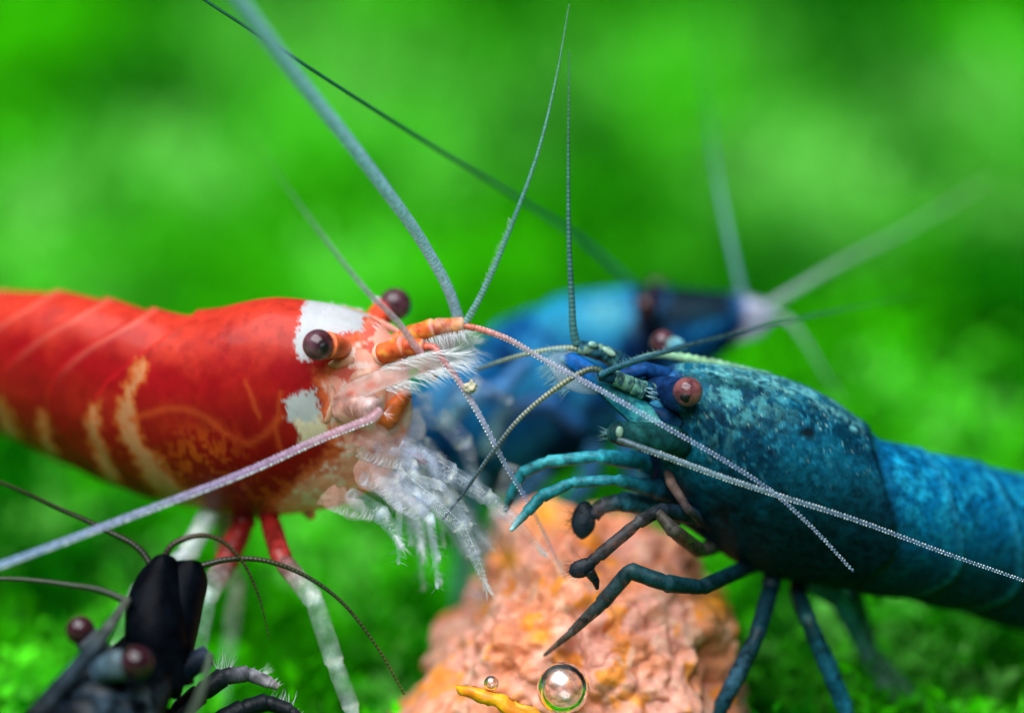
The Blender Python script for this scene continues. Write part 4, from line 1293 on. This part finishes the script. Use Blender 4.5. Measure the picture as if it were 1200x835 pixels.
flagellum('flagellum', [(893, 366, 9.3), (922, 374, 9.2), (945, 402, 9.2), (968, 440, 9.4), (990, 472, 9.8)], .14, .05,
          [(.5, .56, .64, .6), (.4, .52, .5, .5), (.25, .45, .32, .5), (.25, .45, .25, .35)], M_whip, an, back)
for pts, r, c0 in (([(700, 520, 9.5), (690, 560, 9.5), (660, 600, 9.8), (650, ground_py(10.5), 10.5)], [13, 12, 9, 4], (.02, .12, .26, 1)),
                   ([(640, 550, 9.5), (610, 585, 9.6), (600, 650, 10), (590, ground_py(11), 11)], [14, 12, 9, 4], (.02, .10, .2, 1)),
                   ([(560, 560, 11), (550, 610, 11.5), (540, 680, 12), (535, ground_py(13), 13)], [14, 12, 9, 4], (.05, .16, .2, .7)),
                   ([(740, 480, 8.6), (735, 530, 8.5), (748, 575, 8.8), (760, ground_py(10), 10)], [12, 11, 9, 4], (.01, .08, .2, 1)),
                   ([(620, 420, 7.6), (590, 455, 7.0), (545, 470, 7.0), (520, 500, 7.4)], [10, 11, 11, 8], (.04, .16, .36, .8)),
                   ([(680, 500, 8.0), (640, 470, 7.6), (590, 480, 7.6), (570, 530, 8.0)], [12, 12, 12, 8], (.01, .07, .2, 1))):
    limb('walking_leg', pts, r, [c0, c0, (.2, .4, .42, .6)], M_leg, back)

SHIFT = 0.0

# ================================================================== black shrimp
black = Thing('black_shrimp', P(110, ground_py(-3), -3),
              'black shrimp with grey banded head and maroon eyes, below the red shrimp', 'shrimp')


def black_body():
    ax = [(215, 690, -.8), (195, 735, -1.6), (165, 785, -2.4), (125, 840, -3.4), (85, 900, -4.4), (35, 980, -5.4), (-30, 1070, -6.0), (-110, 1150, -6.2), (-200, 1210, -6.2), (-260, 1240, -6.2)]
    rw = [16, 36, 58, 84, 100, 102, 96, 84, 60, 24]
    n = 200
    p = smooth_path(px2(ax), n)
    p[:, 2] = np.maximum(p[:, 2], 0.5)
    t = np.linspace(0, 1, n)
    r = np.interp(t, np.linspace(0, 1, len(rw)), rw) * .03
    for _ in range(12):
        r[1:-1] = (r[:-2] + 2 * r[1:-1] + r[2:]) / 4
    seg = np.clip((t - .55) / .07, 0, 99)
    r = r * np.where(t > .55, .96 + .04 * (seg % 1), 1.0)
    r = np.minimum(r, np.maximum(p[:, 2] * .9 + .6, .4))
    v, f, ring = tube_geo(p, r, 72, flat=.9)
    x, y = proj(v)
    nn = fbm(v * 1.3, 4)
    n2 = fbm(v * 3 + 9, 3)
    c = np.tile(np.array([.0012, .002, .0035]), (len(v), 1))
    tt = t[ring]
    band = np.exp(-((tt - .235 + (nn - .5) * .16) / .045) ** 2)
    c = mixc(c, (.035, .06, .085), band * sstep(.36, .56, n2))
    c = mixc(c, (.10, .105, .11), band * sstep(.58, .66, fbm(v * 2.2 + 30, 2)) * .8)
    c = mixc(c, (.004, .008, .014), sstep(.55, .7, nn) * .7)
    v = p[ring] + (v - p[ring]) * (1 + .02 * (fbm(v, 3) - .5))[:, None]
    return build('body', v, f, M_black, black, c)


black_body()
rostrum(black, [(40, 838, -5.0), (75, 800, -4.9), (112, 756, -4.5), (140, 716, -3.8), (149, 701, -3.4)], [6, 10, 9, 6, 2], 16,
        [(.015, .018, .02, 1), (.014, .022, .032, 1), (.018, .032, .046, 1), (.05, .06, .055, 1), (.08, .09, .07, 1)], M_black, tooth=.05)
limb('eyestalk', [(128, 770, -3.6), (112, 758, -3.8), (100, 746, -3.9)], [12, 14, 16], [(.10, .12, .14), (.10, .13, .15), (.12, .14, .16)], M_black, black, flare=0)
eye(black, (94, 738, -3.9), 17.5, M_eye_black, (-.3, .1, .2), .6)
limb('eyestalk', [(112, 788, -4.8), (128, 782, -5.0), (146, 778, -5.1)], [14, 17, 18], [(.03, .05, .08), (.04, .07, .09), (.09, .13, .15)], M_black, black, flare=0)
eye(black, (160, 776, -5.2), 19.5, M_eye_black, (.1, .5, .2), .6)
BKC = lambda v, t, w: np.tile(np.array([.0012, .0018, .0036]), (len(v), 1)) * (.6 + 1.2 * fbm(v * 2, 3))[:, None]
scale_plate(black, [(160, 810, -2.6), (146, 740, -2.8), (152, 692, -2.2), (166, 666, -1.6), (177, 656, -1.4)],
            [(228, 800, -2.2), (218, 740, -2.4), (214, 700, -2.0), (212, 674, -1.6), (207, 656, -1.4)], 1.2, BKC, M_black)
scale_plate(black, [(180, 815, -2.4), (186, 750, -2.5), (190, 700, -2.1), (198, 670, -1.6), (206, 657, -1.3)],
            [(208, 818, -1.6), (226, 760, -1.4), (239, 705, -1.0), (243, 682, -.8), (236, 662, -.9)], 1.2, BKC, M_black)
limb('antennule', [(185, 760, -2.0), (192, 700, -1.6), (196, 664, -1.3)], [16, 15, 10], [(.0012, .002, .004), (.0015, .003, .006), (.012, .02, .035)], M_black, black, flare=.05)
limb('antennule', [(205, 760, -1.8), (214, 700, -1.2), (222, 664, -1.0)], [14, 14, 10], [(.0012, .002, .004), (.0015, .003, .006), (.04, .05, .07)], M_black, black, flare=.05)
OL = (.035, .050, .018, 1)
OB = (.012, .016, .008)


def bflag(pts, r0, r1, cols=None):
    flagellum('antenna', pts, r0, r1, cols or [(.03, .03, .02, 1), OL, OL, (.09, .11, .04, .9)], M_whip, black, annulus=.15, band=OB, bead=.10)


bflag([(178, 664, -1.8), (165, 645, -1.7), (128, 623, -1.6), (70, 596, -1.8), (5, 567, -2.4), (-50, 548, -3)], .13, .06)
bflag([(152, 705, -3.0), (120, 692, -2.6), (80, 685, -2.2), (30, 679, -2.0), (-60, 678, -2.0)], .15, .06, [(.03, .055, .03, 1), (.035, .065, .025, 1), (.03, .06, .015, 1)])
bflag([(190, 660, -1.5), (200, 640, -1.6), (222, 629, -1.6), (250, 629, -1.4), (280, 652, -1.2), (300, 690, -1.0), (316, 748, -.8)], .13, .025,
      [(.05, .04, .03, 1), (.10, .06, .03, 1), (.10, .07, .03, 1), (.06, .09, .02, .8), (.05, .14, .02, .6)])
bflag([(232, 664, -1.0), (262, 656, -.9), (300, 655, -.8), (345, 668, -.6), (395, 700, -.4), (440, 755, -.2), (474, 813, 0)], .12, .04,
      [(.03, .03, .02, 1), (.07, .07, .03, 1), (.05, .07, .03, 1), (.08, .12, .03, .95), (.14, .16, .03, .95)])
ant = limb('antenna', [(195, 800, -2.4), (222, 780, -2.2), (246, 766, -2.2)], [16, 14, 13], [(.003, .005, .01), (.003, .006, .012), (.02, .03, .05)], M_black, black, flare=0)[0]
flagellum('flagellum', [(246, 768, -2.6), (240, 795, -5), (220, 850, -9), (190, 930, -13)], .16, .1, [(.10, .14, .10, .7)] * 2, M_whip, ant, black)
ob, path = limb('feeding_leg', [(170, 870, -1.8), (205, 838, -1.2), (235, 812, -.6), (262, 792, -.3), (290, 789, 0), (318, 800, 0), (326, 806, 0)], [14, 13, 12, 11, 9, 7, 3],
                [(.003, .006, .01), (.004, .008, .012), (.006, .010, .015), (.008, .012, .016), (.16, .16, .19), (.30, .27, .30), (.35, .3, .28)], M_leg, black)
setae_on('setae', path, .4, .98, 80, .30, .010, 0, M_hair, ob, black, jitter=1.0)
hairs('setae', [P(262 + random.uniform(-8, 8), 784, -.3) for _ in range(16)], [UPV + RGT * random.uniform(-.7, .6) for _ in range(16)],
      [random.uniform(.35, .75) for _ in range(16)], .009, M_hair, ob, black)
hairs('setae', [P(300 + random.uniform(-8, 14), 788 + random.uniform(-2, 6), 0) for _ in range(16)], [UPV * random.uniform(.2, 1) + RGT * random.uniform(.2, 1) for _ in range(16)],
      [random.uniform(.25, .6) for _ in range(16)], .009, M_hair, ob, black)
ob, path = limb('feeding_leg', [(220, 880, -1.4), (255, 845, -.6), (285, 830, -.2), (312, 822, .1), (340, 832, .1), (362, 850, .1)], [13, 12, 11, 10, 8, 4],
                [(.003, .006, .01), (.003, .006, .01), (.004, .008, .012), (.006, .010, .014), (.01, .012, .016), (.02, .02, .025)], M_leg, black)
setae_on('setae', path, .3, .98, 60, .30, .010, 0, M_hair, ob, black, jitter=1.0)
hairs('setae', [P(316 + random.uniform(-4, 30), 822 + random.uniform(0, 8), .1) for _ in range(16)], [UPV + RGT * random.uniform(-.2, .7) for _ in range(16)],
      [random.uniform(.35, .7) for _ in range(16)], .010, M_hair, ob, black)
limb('walking_leg', [(150, 900, -2.5), (230, 900, -1.5), (280, 960, -1), (290, ground_py(0), 0)], [14, 12, 10, 4], [(.004, .007, .01)] * 2, M_leg, black)
limb('walking_leg', [(20, 960, -6), (-60, 960, -7), (-90, 1040, -7), (-100, ground_py(-7), -7)], [14, 12, 10, 4], [(.004, .007, .01)] * 2, M_leg, black)

# ================================================================== food lump
food = Thing('food_lump', P(690, ground_py(4), 4), 'crumbly orange and pink lump of shrimp food on the moss', 'food')


def make_food():
    c = P(682, 772, 7.3)
    # rough outline (direction in the picture plane -> radius)
    out = [(862, 742), (856, 700), (812, 648), (768, 622), (722, 606), (672, 592), (630, 584), (598, 584), (578, 600), (578, 640),
           (568, 680), (548, 715), (520, 733), (508, 762), (484, 798), (452, 838), (440, 900), (520, 1010), (690, 1050), (850, 980), (880, 880), (862, 800)]
    ang = np.array([math.atan2(772 - y, x - 682) for x, y in out])
    rad = np.array([math.hypot(x - 682, y - 772) * .03 for x, y in out])
    o = np.argsort(ang)
    ang, rad = ang[o], rad[o]
    ang = np.concatenate([ang - 2 * math.pi, ang, ang + 2 * math.pi])
    rad = np.tile(rad, 3)
    n, m = 380, 240
    u = np.linspace(0, 2 * math.pi, n, endpoint=False)
    w = np.linspace(0.0, math.pi, m)
    uu, ww = np.meshgrid(u, w)
    # pole axis = viewing direction so that the outline is the equator
    d2 = np.stack([np.cos(uu), np.sin(uu)], -1)
    R = np.interp(uu.ravel(), ang, rad).reshape(uu.shape)
    dep = -np.cos(ww) * 5.6
    lat = np.sin(ww) ** .8
    R = R.mean() * .92 + (R - R.mean() * .92) * sstep(.25, 1.0, lat)
    top = np.sin(uu) * lat                        # the top leans back, the foot comes forward
    lean = 1.6 * np.clip(top, -1, 1)
    v = (c + (d2[..., 0] * R * lat)[..., None] * RGT + (d2[..., 1] * R * lat)[..., None] * UPV + (dep + lean)[..., None] * FWD).reshape(-1, 3)
    nrm = v - c
    nrm /= np.linalg.norm(nrm, axis=1)[:, None]
    a = fbm(v * .55 + 4, 3)
    b = np.abs(fbm(v * 1.0 + 20, 3) - .5) * 2
    c2 = fbm(v * 2.6 + 50, 2)
    v = v + nrm * ((a - .5) * 2.6 + (b - .2) * .55 + (c2 - .5) * .14)[:, None]
    col = np.tile(np.array([.74, .27, .14]), (len(v), 1))
    k1, k2, k3 = fbm(v * .7 + 7, 3), fbm(v * 1.1 + 90, 3), fbm(v * 1.7 + 33, 3)
    col = mixc(col, (.78, .36, .27), sstep(.42, .60, k1))
    col = mixc(col, (.78, .48, .34), sstep(.54, .68, k3) * .65)
    col = mixc(col, (.84, .28, .02), sstep(.58, .68, k2) * .85)
    col = mixc(col, (.52, .17, .10), sstep(.58, .70, fbm(v * 1.1 + 160, 3)) * .4)
    col = mixc(col, (.40, .10, .04), sstep(.10, .0, b) * .5)  # shade of the crevices put into the colour
    x, y = proj(v)
    for bx, by, r in ((640, 600, 20), (595, 655, 14), (635, 745, 12), (842, 702, 24)):
        col = mixc(col, (.90, .34, .01), np.exp(-(((x - bx) ** 2 + (y - by) ** 2) / r ** 2)) * .9)
    i = np.arange(m - 1)[:, None] * n
    j = np.arange(n)[None, :]
    j2 = (j + 1) % n
    f = np.stack([i + j, i + j2, i + n + j2, i + n + j], -1).reshape(-1, 4)
    mat = attr_mat('food_mat', rough=.5, sss=.5, sss_r=(1, .45, .2), sss_scale=.6, spec=.15, nscale=8, namp=.22, bump=.12, bscale=3.0)
    build('crumb_mass', v, f, mat, food, col)
    fl = attr_mat('flake_mat', rough=.4, sss=.3, spec=.4, nscale=5, namp=.2, bump=.3)
    global SHIFT
    SHIFT = 2.0
    for up, lo in (([(534, 802, -1.2), (556, 800, -1.5), (585, 812, -1.6), (612, 828, -1.6), (640, 850, -1.6)], [(536, 812, -1.2), (552, 822, -1.6), (578, 830, -1.8), (600, 842, -1.8), (630, 862, -1.7)]),
                   ([(585, 818, -1.4), (606, 822, -1.6), (640, 840, -1.6)], [(588, 824, -1.5), (610, 834, -1.7), (638, 852, -1.7)])):
        v, f2, tt, ww_, _, _ = ribbon_geo(up, lo, .6, 24, 10)
        v = v + (fbm(v * 3, 3)[:, None] - .5) * .25
        cc = mixc(np.tile(np.array([.88, .40, .008]), (len(v), 1)), (.80, .24, .01), sstep(.45, .65, fbm(v * 2.5, 3)))
        build('flake', v, f2, fl, food, cc)
    SHIFT = 0.0


make_food()

# air bubbles on the food
M_air, nt, b = new_mat('air_bubble')
nt.nodes.remove(b)
g = nt.nodes.new('ShaderNodeBsdfGlass')
g.inputs['IOR'].default_value = 0.76
g.inputs['Roughness'].default_value = 0.0
gl = nt.nodes.new('ShaderNodeBsdfGlossy')
gl.inputs['Roughness'].default_value = .30
mxs = nt.nodes.new('ShaderNodeMixShader')
mxs.inputs[0].default_value = .22
nt.links.new(g.outputs[0], mxs.inputs[1])
nt.links.new(gl.outputs[0], mxs.inputs[2])
nt.links.new(mxs.outputs[0], nt.nodes['Material Output'].inputs['Surface'])


def bubble(pt, r, label):
    c = P(*pt)
    th_loc = c - np.array([0, 0, r * .03])
    v, f = ellipsoid_geo(c, [RGT * r * .03, FWD * r * .03, UPV * r * .03], 48, 32)
    ob = build('air_bubble', v - th_loc, f, M_air)
    ob.location = th_loc * MM
    ob['label'] = label
    ob['category'] = 'bubble'
    ob['group'] = 'air bubbles on the food lump'


bubble((660, 806, .2), 31, 'large clear air bubble resting on the orange food lump')
bubble((576, 800, .3), 9, 'tiny clear air bubble beside the yellow food flake')

# crumb caught on the red shrimp's whip
q0 = P(552, 452, -.5)
v, f = ellipsoid_geo(q0, [(RGT * .8 - UPV * .5) * .24, FWD * .10, (UPV * .8 + RGT * .5) * .20], 40, 26)
v = v + (v - q0) * ((fbm(v * 5, 3) - .5) * 2.6 + np.round(fbm(v * 9 + 5, 2) * 4) / 4 - .5)[:, None]
th_loc = P(553, 462, -.5)
o = build('food_crumb', v - th_loc, f, flat_mat('crumb_mat', (.52, .46, .34), .7), smooth=False)
o.location = th_loc * MM
o['label'] = 'pale yellow food crumb stuck to a white antenna whip of the red shrimp'
o['category'] = 'crumb'
